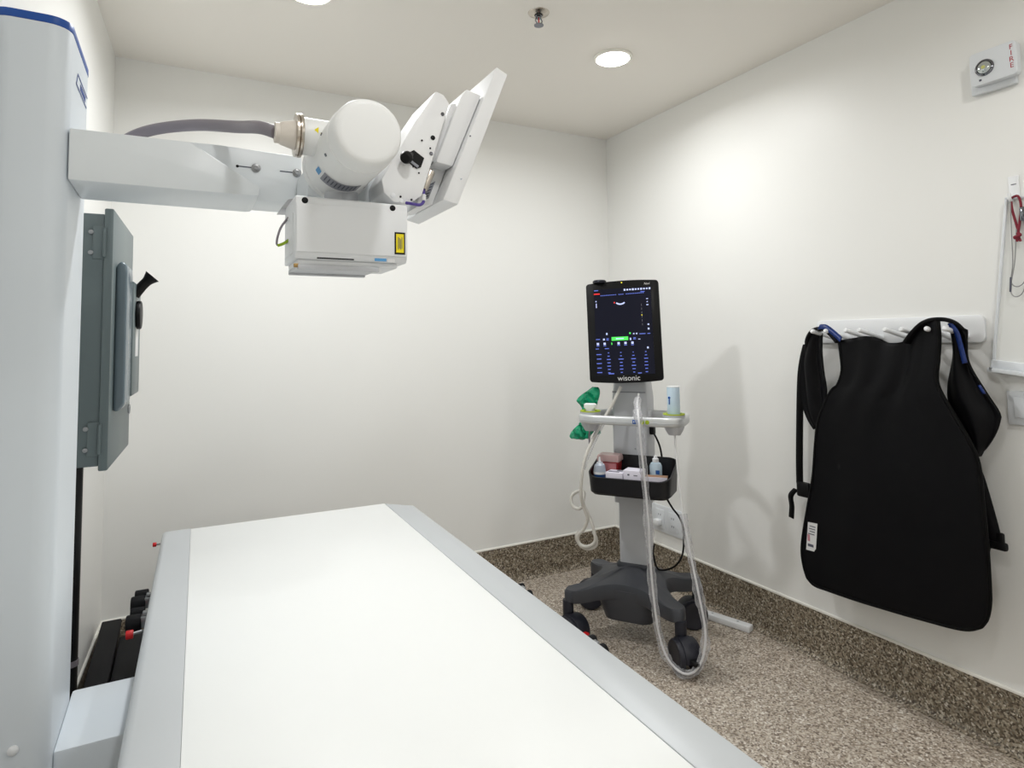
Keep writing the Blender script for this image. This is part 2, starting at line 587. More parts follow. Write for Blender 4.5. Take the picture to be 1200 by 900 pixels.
rack = thing('apron_rack', 'white wall rack plate with white pegs behind the black apron', 'wall rack', (XR - 0.001, 1.35, 1.255))
b = new(); prism(b, rrect(1.05, 1.645, 1.255, 1.345, 0.02), 'x', XR - 0.013, XR - 0.0005, 0.003); obj('plate', b, PEG, rack)
for y in (1.569, 1.514, 1.433, 1.382, 1.29, 1.235, 1.155, 1.10):
    b = new()
    d = Vector((-0.134, 0, 0.028))
    lathe(b, (XR - 0.012, y, 1.275), d, [(0.0085, 0), (0.0075, 0.12), (0.0085, 0.128), (0.0085, 0.134), (0.006, 0.139), (0, 0.140)], 14)
    obj('peg', b, PEG, rack)

sw = thing('light_switch', 'white wall switch plate at the right edge beside the apron', 'light switch', (XR - 0.001, 0.955, 1.003))
b = new(); box(b, XR - 0.009, XR - 0.0005, 0.905, 1.004, 1.003, 1.106, 0.003); obj('plate', b, PLATE, sw)
b = new(); box(b, XR - 0.014, XR - 0.008, 0.922, 0.984, 1.026, 1.090, 0.002); obj('rocker', b, PLATE, sw)
for k in range(2):
    b = new(); cyl(b, (XR - 0.0086, 0.955, 1.015 + k * 0.083), (XR - 0.0100, 0.955, 1.015 + k * 0.083), 0.003, seg=10)
    obj('screw', b, STEEL, sw)

ol = thing('wall_outlet', 'white double power outlet plate low on wall behind the cart', 'power outlet', (XR - 0.001, 2.58, 0.26))
b = new(); box(b, XR - 0.010, XR - 0.0005, 2.445, 2.695, 0.262, 0.400, 0.004); obj('plate', b, PLATE, ol)
for yy in (2.52, 2.62):
    b = new(); box(b, XR - 0.014, XR - 0.009, yy - 0.032, yy + 0.032, 0.282, 0.380, 0.003); sk = obj('socket', b, PLATE, ol)
    b = new()
    for zz in (0.312, 0.352):
        for q in (-0.007, 0.007):
            box(b, XR - 0.0146, XR - 0.0138, yy + q - 0.0015, yy + q + 0.0015, zz - 0.005, zz + 0.005)
    obj('slots', b, LTXT, sk, kind='stuff')
b = new(); box(b, XR - 0.045, XR - 0.0135, 2.602, 2.640, 0.300, 0.330, 0.005); obj('plug', b, PEG, ol)

# tilted white board on the right wall, hung from a hook strip
bd = thing('white_board', 'white framed board hanging askew from a hook at the right edge', 'board', (XR - 0.001, 0.95, 1.15))
TB = Matrix.Translation((XR - 0.012, 0.968, 1.703)) @ Matrix.Rotation(math.radians(7), 4, 'X')
# local: y goes to the left of the picture, z up, hung point at top left corner
b = new(); box(b, -0.004, 0.006, -0.40, -0.004, -0.530, 0.0, 0.0, TB); obj('panel', b, BOARDM, bd)
b = new(); box(b, -0.010, 0.008, -0.006, 0.002, -0.535, 0.0, 0.002, TB); obj('side_rail', b, PLATE, bd)
b = new(); box(b, -0.010, 0.008, -0.40, -0.392, -0.535, 0.0, 0.002, TB); obj('side_rail', b, PLATE, bd)
b = new(); box(b, -0.010, 0.008, -0.40, 0.002, -0.006, 0.002, 0.002, TB); obj('top_rail', b, PLATE, bd)
b = new(); box(b, -0.034, 0.008, -0.40, 0.003, -0.542, -0.530, 0.002, TB)
box(b, -0.012, 0.008, -0.40, 0.003, -0.532, -0.505, 0.002, TB)
obj('bottom_ledge', b, PLATE, bd)
b = new(); box(b, -0.036, -0.030, -0.010, -0.004, -0.536, -0.528, 0.0, TB); obj('screw', b, STEEL, bd)

hk = thing('adhesive_hook', 'white adhesive hook strip on wall holding the red cord', 'hook', (XR - 0.001, 0.955, 1.67))
b = new(); box(b, XR - 0.005, XR - 0.0005, 0.937, 0.966, 1.672, 1.770, 0.002); obj('strip', b, PEG, hk)
b = new(); tube(b, spline([(XR - 0.004, 0.951, 1.700), (XR - 0.020, 0.951, 1.690), (XR - 0.034, 0.951, 1.694), (XR - 0.036, 0.951, 1.712)], 5), 0.005, 8); obj('hook', b, PEG, hk)
b = new(); box(b, XR - 0.0056, XR - 0.0048, 0.944, 0.958, 1.742, 1.745); obj('print', b, LTXT, hk)

rc = thing('red_cord', 'dark red braided cord knotted on the white wall hook', 'cord', (XR - 0.03, 0.94, 1.56))
x = XR - 0.028
for pts, r in (([(x, 0.951, 1.697), (x, 0.949, 1.66), (x, 0.940, 1.61), (x, 0.937, 1.585), (x - 0.004, 0.941, 1.562)], 0.0038),
               ([(x, 0.951, 1.697), (x - 0.004, 0.931, 1.700), (x, 0.926, 1.67), (x, 0.932, 1.62), (x, 0.938, 1.585), (x, 0.933, 1.562)], 0.0038),
               ([(x - 0.004, 0.938, 1.588), (x - 0.007, 0.930, 1.580), (x - 0.007, 0.945, 1.575), (x - 0.004, 0.936, 1.570)], 0.0045),
               ([(x, 0.930, 1.64), (x, 0.91, 1.643), (x, 0.88, 1.640)], 0.0045)):
    b = new(); tube(b, spline(pts, 6), r, 8); obj('strand', b, CORDR, rc)
b = new(); box(b, x - 0.010, x + 0.004, 0.912, 0.928, 1.622, 1.665, 0.003); obj('clip', b, CHROME, rc)
gw = thing('grey_wire', 'thin grey wire loop hanging over the white board', 'wire', (XR - 0.03, 0.95, 1.40))
x = XR - 0.032
b = new(); tube(b, spline([(x, 0.951, 1.690), (x, 0.953, 1.60), (x, 0.955, 1.50), (x, 0.962, 1.44), (x, 0.945, 1.425), (x, 0.925, 1.445), (x, 0.915, 1.50), (x, 0.918, 1.62)], 8), 0.0016, 6); obj('wire_loop', b, WIREG, gw)
b = new(); tube(b, spline([(x, 0.940, 1.60), (x, 0.950, 1.50), (x, 0.965, 1.42), (x, 0.955, 1.395), (x, 0.935, 1.405), (x, 0.922, 1.45), (x, 0.910, 1.56)], 8), 0.0016, 6); obj('wire_loop', b, WIREG, gw)
b = new(); cyl(b, (x, 0.966, 1.41), (x, 0.962, 1.455), 0.003, seg=8); obj('wire_sleeve', b, LTXT, gw)

# ------------------------------------------------------------------ lead apron
def polyline(pts, n):
    P = [Vector(p) for p in pts]
    L = [0]
    for a, c in zip(P, P[1:]):
        L.append(L[-1] + (c - a).length)
    out = []
    for i in range(n + 1):
        t = L[-1] * i / n
        k = 0
        while k < len(P) - 2 and L[k + 1] < t:
            k += 1
        s = (t - L[k]) / max(1e-9, L[k + 1] - L[k])
        out.append(P[k].lerp(P[k + 1], s))
    return out

def smooth2(pts, n=6):
    return [Vector((p.x, p.y)) for p in spline([(p[0], p[1], 0) for p in pts], n)]

def coons(bm, bottom, top, left, right, nu, nv, depth):
    """sheet between four (y,z) boundary curves; depth(u,v,y,z) gives x"""
    B, Tp = polyline(smooth2(bottom), nu), polyline(smooth2(top), nu)
    Lf, Rt = polyline(smooth2(left), nv), polyline(smooth2(right), nv)
    g = []
    for j in range(nv + 1):
        v = j / nv
        row = []
        for i in range(nu + 1):
            u = i / nu
            p = (1 - v) * B[i] + v * Tp[i] + (1 - u) * Lf[j] + u * Rt[j] - ((1 - u) * (1 - v) * B[0] + u * (1 - v) * B[-1] + (1 - u) * v * Tp[0] + u * v * Tp[-1])
            row.append(bm.verts.new((depth(u, v, p.x, p.y), p.x, p.y)))
        g.append(row)
    for j in range(nv):
        for i in range(nu):
            bm.faces.new((g[j][i], g[j][i + 1], g[j + 1][i + 1], g[j + 1][i]))
    bmesh.ops.recalc_face_normals(bm, faces=bm.faces)
    return bm

def solid(o, t, off=0.0):
    md = o.modifiers.new('thickness', 'SOLIDIFY')
    md.thickness = t
    md.offset = off
    return o

ap = thing('lead_apron', 'black radiation protection apron hanging from the white wall pegs', 'apron', (2.16, 1.35, 0.33))
def d_front(u, v, y, z):
    x = 2.148
    x += 0.010 * math.sin(u * 9.0 + v * 2.0) * (0.3 + v) * (1 - v * 0.5)
    x += 0.012 * noise.noise(Vector((y * 5, z * 2.2, 0.3)))
    x -= 0.030 * math.sin(math.pi * u) * (1 - v) ** 0.6 * 0.8
    x += 0.020 * max(0, v - 0.75) * 4 * math.sin(math.pi * u)
    x += 0.007 * math.sin(26 * (u - 0.35 * v)) * max(0.0, v - 0.55) * 2.0 * math.sin(math.pi * u)
    return x
left = [(1.648, 0.356), (1.664, 0.40), (1.669, 0.468), (1.643, 0.605), (1.614, 0.74), (1.597, 0.872), (1.577, 0.971), (1.522, 1.075), (1.494, 1.099), (1.471, 1.153), (1.471, 1.216), (1.475, 1.266)]
right = [(1.058, 0.400), (1.040, 0.430), (1.030, 0.475), (1.027, 0.522), (1.025, 0.647), (1.029, 0.772), (1.038, 0.91), (1.097, 1.041), (1.135, 1.125), (1.128, 1.206), (1.122, 1.272), (1.124, 1.328)]
bottom = [(1.648, 0.356), (1.615, 0.340), (1.549, 0.343), (1.372, 0.357), (1.23, 0.364), (1.14, 0.369), (1.092, 0.379), (1.058, 0.400)]
top = [(1.475, 1.266), (1.418, 1.275), (1.354, 1.280), (1.295, 1.256), (1.243, 1.265), (1.202, 1.304), (1.166, 1.328), (1.124, 1.328)]
b = new(); coons(b, bottom, top, left, right, 40, 64, d_front)
solid(obj('front_panel', b, APRON, ap, smooth=80), 0.008)
# binding round the edge of the front panel
def bind(pts, off=0.0):
    q = [p for p in smooth2(pts, 6)]
    return [(off, p.x, p.y) for p in q]
for nm, c, u0 in (('hem_binding', bottom, None), ('side_binding', left, 0), ('side_binding', right, 1)):
    P = polyline(smooth2(c), 60)
    path = []
    for k, p in enumerate(P):
        uu, vv = (k / 60, 0) if u0 is None else (u0, k / 60)
        path.append((d_front(uu, vv, p.x, p.y), p.x, p.y))
    b = new(); tube(b, path, 0.0065, 8); obj(nm, b, APRONT, ap)
# folded back panel beneath (right lower edge shows)
b = new()
coons(b, [(1.60, 0.46), (1.30, 0.46), (1.058, 0.50)], [(1.57, 1.0), (1.30, 1.0), (1.06, 1.0)], [(1.60, 0.46), (1.60, 0.7), (1.57, 1.0)], [(1.058, 0.50), (1.052, 0.62), (1.019, 0.637), (1.021, 0.675), (1.054, 0.835), (1.072, 0.898), (1.06, 1.0)], 16, 30,
      lambda u, v, y, z: 2.214 + 0.008 * noise.noise(Vector((y * 6, z * 3, 2))))
solid(obj('back_panel', b, APRON, ap, smooth=80), 0.006)
# left side flap
b = new()
coons(b, [(1.624, 0.921), (1.60, 0.935), (1.575, 0.965)], [(1.603, 1.303), (1.585, 1.306), (1.561, 1.294)],
      [(1.624, 0.921), (1.652, 0.961), (1.672, 1.026), (1.673, 1.162), (1.659, 1.213), (1.632, 1.277), (1.603, 1.303)],
      [(1.575, 0.965), (1.551, 1.071), (1.560, 1.165), (1.564, 1.23), (1.561, 1.294)], 14, 30,
      lambda u, v, y, z: 2.185 + 0.014 * math.sin(u * 11 + v) * (0.4 + 0.6 * (1 - abs(2 * v - 1))))
solid(obj('side_flap', b, APRON, ap, smooth=80), 0.007)
# right side flap
b = new()
coons(b, [(1.057, 0.903), (1.056, 0.904), (1.053, 0.906)], [(1.116, 1.320), (1.10, 1.318), (1.079, 1.303)],
      [(1.057, 0.903), (1.128, 1.04), (1.137, 1.11), (1.114, 1.206), (1.111, 1.26), (1.116, 1.320)],
      [(1.053, 0.906), (1.014, 0.969), (0.994, 1.02), (0.994, 1.046), (1.025, 1.108), (1.063, 1.196), (1.063, 1.274), (1.079, 1.303)], 14, 34,
      lambda u, v, y, z: 2.188 + 0.012 * math.sin(u * 8 + v * 3))
solid(obj('side_flap', b, APRON, ap, smooth=80), 0.007)

def ribbon(bm, path, side, w):
    """flat band: path points with a half-width w along the side vector"""
    s = Vector(side).normalized()
    A, B = [], []
    for k, p in enumerate(path):
        ww = w(k / (len(path) - 1)) if callable(w) else w
        A.append(bm.verts.new(Vector(p) - s * ww)); B.append(bm.verts.new(Vector(p) + s * ww))
    for i in range(len(path) - 1):
        bm.faces.new((A[i], A[i + 1], B[i + 1], B[i]))
    return bm
# shoulder straps lying over the pegs
b = new()
tube(b, spline([(2.166, 1.235, 1.258), (2.156, 1.200, 1.296), (2.152, 1.165, 1.325), (2.158, 1.130, 1.332), (2.172, 1.100, 1.324), (2.184, 1.083, 1.300), (2.190, 1.084, 1.255), (2.196, 1.088, 1.20)], 6), lambda t: 0.021 - 0.012 * max(0, t - 0.75) / 0.25, 10, rz=0.007)
obj('shoulder_strap', b, APRON, ap, smooth=80)
b = new()
tube(b, spline([(2.150, 1.476, 1.262), (2.155, 1.505, 1.292), (2.165, 1.545, 1.310), (2.175, 1.585, 1.308), (2.184, 1.615, 1.286), (2.190, 1.635, 1.25), (2.196, 1.640, 1.18)], 6), lambda t: 0.017 - 0.010 * max(0, t - 0.7) / 0.3, 10, rz=0.008)
obj('shoulder_strap', b, APRON, ap, smooth=80)
b = new()
ribbon(b, spline([(2.142, 1.548, 1.318), (2.140, 1.520, 1.317), (2.138, 1.490, 1.298), (2.134, 1.455, 1.270)], 6), (0.3, -0.3, 0.9), 0.010)
solid(obj('trim_tape', b, APRONB, ap, label='shiny blue trim on the left shoulder'), 0.004)
b = new()
ribbon(b, spline([(2.160, 1.100, 1.318), (2.164, 1.084, 1.290), (2.166, 1.076, 1.25), (2.166, 1.066, 1.192)], 6), (-0.1, -1, 0.25), 0.0072)
solid(obj('trim_tape', b, APRONB, ap, label='shiny blue trim on the right shoulder'), 0.004)
b = new()
ribbon(b, spline([(2.176, 1.035, 1.125), (2.176, 1.022, 1.10)], 4), (0, -1, 0.3), 0.004)
solid(obj('trim_tape', b, APRONB, ap), 0.003)
# hanging waist strap with buckle
b = new()
ribbon(b, spline([(2.202, 1.650, 1.25), (2.206, 1.672, 1.19), (2.215, 1.692, 1.12), (2.22, 1.706, 1.00), (2.22, 1.718, 0.80), (2.22, 1.722, 0.69)], 8), (0, 1, 0.1), 0.015)
solid(obj('waist_strap', b, APRONT, ap), 0.004)
b = new(); box(b, 2.208, 2.230, 1.675, 1.732, 0.640, 0.700, 0.008); obj('buckle', b, BLACK, ap)
b = new()
ribbon(b, spline([(2.218, 1.738, 0.665), (2.212, 1.760, 0.635), (2.218, 1.762, 0.590), (2.214, 1.764, 0.545)], 6), (0.2, 1, 0.1), 0.013)
solid(obj('strap_tail', b, APRONT, ap), 0.004)
b = new(); box(b, 2.206, 2.226, 1.003, 1.062, 0.624, 0.650, 0.008); box(b, 2.208, 2.222, 1.010, 1.030, 0.645, 0.678, 0.006)
obj('buckle', b, BLACK, ap)
b = new()
lx = d_front(0.05, 0.15, 1.61, 0.52) - 0.0065
q = [(1.632, 0.571), (1.592, 0.574), (1.604, 0.466), (1.645, 0.464)]
prism(b, q, 'x', lx - 0.001, lx); lab = obj('care_label', b, PRINTW, ap, label='white care label')
b = new()
for k in range(4):
    box(b, lx - 0.0018, lx - 0.0011, 1.600 + k * 0.002, 1.628 + k * 0.002 - random.random() * 0.01, 0.557 - k * 0.010, 0.560 - k * 0.010)
box(b, lx - 0.0018, lx - 0.0011, 1.612, 1.636, 0.480, 0.490)
obj('print', b, LTXT, lab, smooth=0, kind='stuff')
b = new(); box(b, lx - 0.0018, lx - 0.0011, 1.626, 1.636, 0.500, 0.525); obj('red_print', b, mat('label_pink', (190, 130, 140), 0.6), lab, smooth=0)

# ------------------------------------------------------------------ x-ray table
TR = math.radians(-1.3)
TM = Matrix.Translation((0.040, 2.425, 0)) @ Matrix.Rotation(TR, 4, 'Z')   # local origin: far left corner of the white top
tb = thing('xray_table', 'long white x-ray table with grey metal side rails', 'table', (0.36, 1.3, 0))
LEN = 2.15
ZT = 0.66
b = new(); box(b, 0.0, 0.668, -LEN, 0.0, ZT - 0.022, ZT, 0.0015, TM); obj('table_top', b, TABLEW, tb)
prof = [(-0.0003, ZT - 0.055), (-0.0003, ZT - 0.0004)] + [(-0.070 - 0.016 * math.sin(math.radians(a)), ZT - 0.0164 + 0.016 * math.cos(math.radians(a))) for a in range(0, 91, 15)] + [(-0.086, ZT - 0.055)]
b = new(); prism(b, prof, 'y', 0.006, -LEN, 0, TM); obj('side_rail', b, RAIL, tb)
b = new(); prism(b, [(0.670, -0.002), (0.670, -LEN), (0.757, -LEN), (0.757, -0.085), (0.745, -0.075)], 'z', ZT - 0.055, ZT - 0.0005, 0.0012, TM); obj('side_rail', b, RAIL, tb)
b = new(); box(b, -0.08, 0.75, -LEN + 0.01, -0.10, ZT - 0.075, ZT - 0.0555, 0.002, TM); obj('under_frame', b, RAIL, tb)
b = new(); box(b, 0.06, 0.61, -1.65, -0.45, 0.10, ZT - 0.075, 0.012, TM); obj('pedestal', b, COLUMN, tb)
b = new(); box(b, 0.02, 0.65, -1.75, -0.35, 0.0, 0.10, 0.015, TM); obj('foot', b, COLUMN, tb)
# strap clamps on the rails
def clamp(yl, left, z=0.585, red=True, r=0.022):
    s = -1 if left else 1
    x0 = -0.086 if left else 0.757
    p = lambda dx, dy, dz: TM @ Vector((x0 + s * dx, yl + dy, z + dz))
    b = new(); box(b, min(x0 - s * 0.03, x0 + s * 0.020), max(x0 - s * 0.03, x0 + s * 0.020), yl - 0.014, yl + 0.014, z - 0.01, z + 0.018, 0.003, TM); c = obj('clamp', b, STEEL, tb)
    b = new(); cyl(b, p(0.018, 0, 0.0), p(0.052 if left else 0.036, 0, 0.0), r, seg=18, bev=0.004); obj('knob', b, RUBBER, c)
    b = new(); cyl(b, p(0.012, 0.03, 0.012), p(0.045 if left else 0.030, 0.03, 0.012), r * 0.7, seg=18, bev=0.003); obj('knob', b, RUBBER, c)
    b = new(); box(b, min(x0 + s * 0.003, x0 + s * 0.016), max(x0 + s * 0.003, x0 + s * 0.016), yl - 0.008, yl + 0.008, z + 0.010, z + 0.026, 0.002, TM); obj('clip', b, STEEL, c)
    if red:
        b = new(); cyl(b, p(0.030, -0.065, 0.0), p(0.046, -0.065, 0.0), 0.010, seg=14, bev=0.002); obj('release_button', b, RED, c)
        b = new(); cyl(b, p(0.0, -0.055, 0.0), p(0.032, -0.064, 0.0), 0.004, seg=8); obj('release_rod', b, STEEL, c)
clamp(-0.42, True)
clamp(-0.55, True)
clamp(-0.965, False, z=0.626, red=False, r=0.014)
clamp(-1.295, False, z=0.626, red=False, r=0.016)
b = new(); cyl(b, TM @ Vector((-0.086, -0.03, 0.632)), TM @ Vector((-0.100, -0.03, 0.632)), 0.003, seg=8); st = obj('release_rod', b, STEEL, tb)
b = new(); cyl(b, TM @ Vector((-0.099, -0.03, 0.632)), TM @ Vector((-0.110, -0.03, 0.632)), 0.007, seg=14, bev=0.002); obj('release_button', b, RED, st)

# ------------------------------------------------------------------ x-ray machine: column, arm, tube head, collimator, console
xm = thing('xray_machine', 'white x-ray machine with column, arm, tube head and collimator over the table', 'x-ray machine', (-0.25, 1.5, 0))
xw = xl(1.5) + 0.010
CY0, CY1 = 1.365, 1.64
sec = rrect(xw, -0.19, CY0, CY1, 0.035, 6)
ZC = 1.872
b = new(); prism(b, sec, 'z', 0.0, ZC); column = obj('column', b, COLUMN, xm)
b = new(); prism(b, rrect(xw - 0.001, -0.189, CY0 - 0.001, CY1 + 0.001, 0.035, 6), 'z', ZC, ZC + 0.016, 0.002); obj('top_band', b, BLUE, column, label='blue band round the top of the column')
b = new(); lathe(b, (-0.238, CY0 - 0.0005, 0.606), (0, -1, 0), [(0.008, 0), (0.008, 0.003), (0.005, 0.005), (0, 0.0055)], 16); obj('screw_cap', b, PEG, column)
b = new()
X = -0.1895
for q in ([(1.446, 1.797), (1.462, 1.822), (1.464, 1.820), (1.448, 1.795)], [(1.462, 1.822), (1.600, 1.822), (1.600, 1.8195), (1.464, 1.8195)], [(1.446, 1.797), (1.590, 1.797), (1.590, 1.7945), (1.448, 1.7945)]):
    prism(b, q, 'x', X, X + 0.0006)
for k in range(7):
    y0 = 1.500 + k * 0.011
    box(b, X, X + 0.0006, y0, y0 + 0.006, 1.802, 1.814)
obj('emblem', b, LOGOB, column, smooth=0, kind='stuff')
# carriage that joins the column to the table
b = new(); box(b, -0.1905, 0.05, 1.415, 1.645, 0.10, 0.560, 0.006); obj('carriage', b, COLUMN, xm)

ARM0, ARM1 = 1.380, 1.558
b = new()
prism(b, [(-0.1895, 1.590), (0.128, 1.590), (0.139, 1.592), (0.139, 1.610), (0.010, 1.688), (-0.1895, 1.687)], 'y', ARM0, ARM1, 0.0025)
arm = obj('arm', b, ARMW, xm)
b = new()
prism(b, [(-0.10, 1.593), (0.222, 1.593), (0.232, 1.60), (0.232, 1.700), (0.06, 1.705), (-0.10, 1.700)], 'y', 1.432, 1.548, 0.003)
inner = obj('inner_arm', b, ARMW, xm)
for x, z in ((0.137, 1.663), (0.222, 1.662)):
    b = new(); lathe(b, (x, 1.4325, z), (0, -1, 0), [(0.0095, 0), (0.0095, 0.003), (0.006, 0.004), (0.006, 0.008), (0.003, 0.0085), (0.003, 0.006), (0, 0.006)], 18); obj('bolt', b, STEEL, inner)
    b = new(); box(b, x - 0.036, x - 0.008, 1.4315, 1.433, z - 0.001, z + 0.0015); obj('slot', b, LTXT, inner)
b = new()
cyl(b, (0.100, 1.433, 1.663), (0.100, 1.4312, 1.663), 0.003, seg=10); obj('hole', b, BLACK, inner)
# head mounting block
b = new()
prism(b, [(0.222, 1.583), (0.420, 1.580), (0.425, 1.62), (0.39, 1.665), (0.262, 1.675), (0.222, 1.645)], 'y', 1.30, 1.50, 0.004)
mount = obj('head_mount', b, ARMW, xm)
b = new(); cyl(b, (0.231, 1.301, 1.632), (0.231, 1.296, 1.632), 0.0042, seg=12); obj('bolt', b, STEEL, mount)

# tube housing (axis runs towards the viewer)
TC = Vector((0.280, 0, 1.6445))
b = new()
lathe(b, (TC.x, 1.040, TC.z), (0, 1, 0), [(0, 0), (0.046, 0.0), (0.0535, 0.0015), (0.0575, 0.005), (0.0595, 0.011), (0.0605, 0.020), (0.0615, 0.045), (0.0628, 0.046), (0.0635, 0.20), (0.0665, 0.225), (0.0665, 0.236), (0.068, 0.237), (0.068, 0.262)], 56)
tubeh = obj('tube_housing', b, TUBEW, xm, smooth=40)
b = new(); lathe(b, (0.255, 1.200, 1.672), (-1, 0, 0), [(0.0345, 0), (0.0345, 0.061)], 36); obj('cable_port', b, TUBEW, tubeh)
b = new(); lathe(b, (0.1935, 1.200, 1.672), (-1, 0, 0), [(0.034, 0), (0.040, 0.0), (0.041, 0.003), (0.041, 0.0055), (0.038, 0.0065), (0.040, 0.008), (0.040, 0.012), (0.028, 0.013)], 36); obj('clamp_ring', b, NICKEL, tubeh)
b = new(); lathe(b, (0.182, 1.200, 1.672), (-1, 0, 0), [(0.028, 0), (0.027, 0.004), (0.021, 0.026), (0.019, 0.028), (0.019, 0.036), (0.014, 0.037)], 32); obj('cable_boot', b, CREAM, tubeh)
b = new()
tube(b, spline([(0.150, 1.20, 1.672), (0.125, 1.25, 1.694), (0.094, 1.36, 1.725), (0.022, 1.48, 1.756), (-0.055, 1.57, 1.764), (-0.106, 1.605, 1.748), (-0.145, 1.61, 1.71), (-0.175, 1.605, 1.672), (-0.198, 1.60, 1.655)], 8), 0.0125, 14)
obj('high_voltage_cable', b, CABLEG, xm, label='thick grey cable')
# warning triangle on the port, stickers wrapped on the drum
b = new()
prism(b, [(0.211, 1.676), (0.218, 1.670), (0.2185, 1.682)], 'y', 1.1650, 1.1660); obj('warning_sticker', b, YELLOW, tubeh, smooth=0)
def wrap(name, m_, a0, a1, y0, y1, r=0.0640, n=10):
    b = new()
    g = []
    for k in range(n + 1):
        a = math.radians(a0 + (a1 - a0) * k / n)
        g.append([b.verts.new((TC.x + r * math.cos(a), y, TC.z + r * math.sin(a))) for y in (y0, y1)])
    for k in range(n):
        b.faces.new((g[k][0], g[k + 1][0], g[k + 1][1], g[k][1]))
    return obj(name, b, m_, tubeh)
wrap('round_sticker', LBLUE, 207, 217, 1.190, 1.218)
rl = wrap('rating_plate', LGREY, 222, 290, 1.178, 1.225)
for k in range(9):
    a = 228 + k * 6.6
    b = new()
    a0, a1 = math.radians(a), math.radians(a + 2.2)
    r = 0.0645
    vs = [b.verts.new((TC.x + r * math.cos(t), y, TC.z + r * math.sin(t))) for t, y in ((a0, 1.184), (a1, 1.184), (a1, 1.210 + 0.01 * random.random()), (a0, 1.212))]
    b.faces.new(vs)
    obj('print', b, LTXT, rl, smooth=0)
for a, y in ((205, 1.12), (165, 1.14), (315, 1.25)):
    t = math.radians(a)
    n_ = Vector((math.cos(t), 0, math.sin(t)))
    p = Vector((TC.x, y, TC.z)) + n_ * 0.0625
    b = new(); cyl(b, p, p + n_ * 0.0025, 0.003, seg=10); obj('screw', b, CHROME, tubeh)

# collimator
b = new()
prism(b, [(1.172, 1.446), (1.172, 1.549), (1.176, 1.553), (1.305, 1.553), (1.305, 1.437), (1.180, 1.437)], 'x', 0.180, 0.391, 0.002)
coll = obj('collimator', b, WHITE, xm)
b = new(); box(b, 0.1815, 0.3895, 1.1690, 1.1725, 1.449, 1.538, 0.0012); obj('front_cover', b, WHITE, coll)
b = new(); box(b, 0.186, 0.375, 1.185, 1.295, 1.427, 1.4375, 0.003); obj('bottom_frame', b, WHITE, coll)
b = new(); box(b, 0.186, 0.337, 1.180, 1.192, 1.418, 1.4275, 0.0015); box(b, 0.186, 0.337, 1.284, 1.296, 1.418, 1.4275, 0.0015); box(b, 0.186, 0.337, 1.19, 1.286, 1.422, 1.4272, 0.0); obj('filter_rail', b, CARTG, coll)
b = new(); box(b, 0.179, 0.188, 1.182, 1.188, 1.4215, 1.4285, 0.001); obj('rail_clip', b, mat('brass', (170, 140, 90), 0.35, metal=0.8), coll)
for x in (0.196, 0.361):
    b = new(); lathe(b, (x, 1.1735, 1.5440), (0, -1, 0), [(0.0058, 0), (0.0058, 0.002), (0.004, 0.003), (0, 0.003)], 18); obj('knob', b, BLACK, coll)
b = new(); box(b, 0.364, 0.3850, 1.1682, 1.1692, 1.453, 1.4965); lb = obj('laser_label', b, BLACK, coll, smooth=0, label='yellow and black laser warning label')
b = new(); box(b, 0.3668, 0.3822, 1.1677, 1.1683, 1.4565, 1.4930); lb2 = obj('label_face', b, YELLOW, lb, smooth=0)
b = new()
for k in range(4):
    box(b, 0.3705 + k * 0.0024, 0.3717 + k * 0.0024, 1.1673, 1.1678, 1.4625 + 0.002 * (k % 2), 1.487 - 0.002 * (k % 3))
obj('print', b, LTXT, lb, smooth=0, kind='stuff')
b = new(); box(b, 0.326, 0.349, 1.1735, 1.1745, 1.4385, 1.4455); obj('blue_label', b, LBLUE, coll, smooth=0)
b = new(); box(b, 0.351, 0.366, 1.1735, 1.1745, 1.4375, 1.4455); obj('white_label', b, PRINTW, coll, smooth=0)
b = new(); box(b, 0.219, 0.287, 1.1765, 1.1785, 1.4385, 1.4418); obj('light_slot', b, BLACK, coll, smooth=0)
b = new(); cyl(b, (0.385, 1.24, 1.475), (0.404, 1.24, 1.475), 0.013, seg=20, bev=0.003); obj('side_knob', b, WHITE, coll)
b = new(); box(b, 0.1785, 0.181, 1.20, 1.285, 1.450, 1.525, 0.001); obj('side_cover', b, WHITE, coll)
b = new(); tube(b, spline([(0.181, 1.265, 1.528), (0.166, 1.262, 1.505), (0.159, 1.26, 1.476), (0.166, 1.26, 1.472), (0.180, 1.26, 1.480)], 6), 0.0022, 8); obj('cable_loop', b, CABLEG, coll)
b = new(); tube(b, spline([(0.160, 1.255, 1.470), (0.170, 1.253, 1.474), (0.181, 1.25, 1.482)], 5), 0.0028, 8); obj('earth_wire', b, GREENY, coll)
b = new(); cyl(b, (0.283, 1.268, 1.552), (0.283, 1.268, 1.600), 0.034, 0.032, seg=32); obj('beam_port', b, CARTG, coll)
b = new(); prism(b, [(0.170, 1.550), (0.184, 1.570), (0.205, 1.575), (0.215, 1.552)], 'y', 1.29, 1.36, 0.002); obj('neck', b, CARTG, coll)

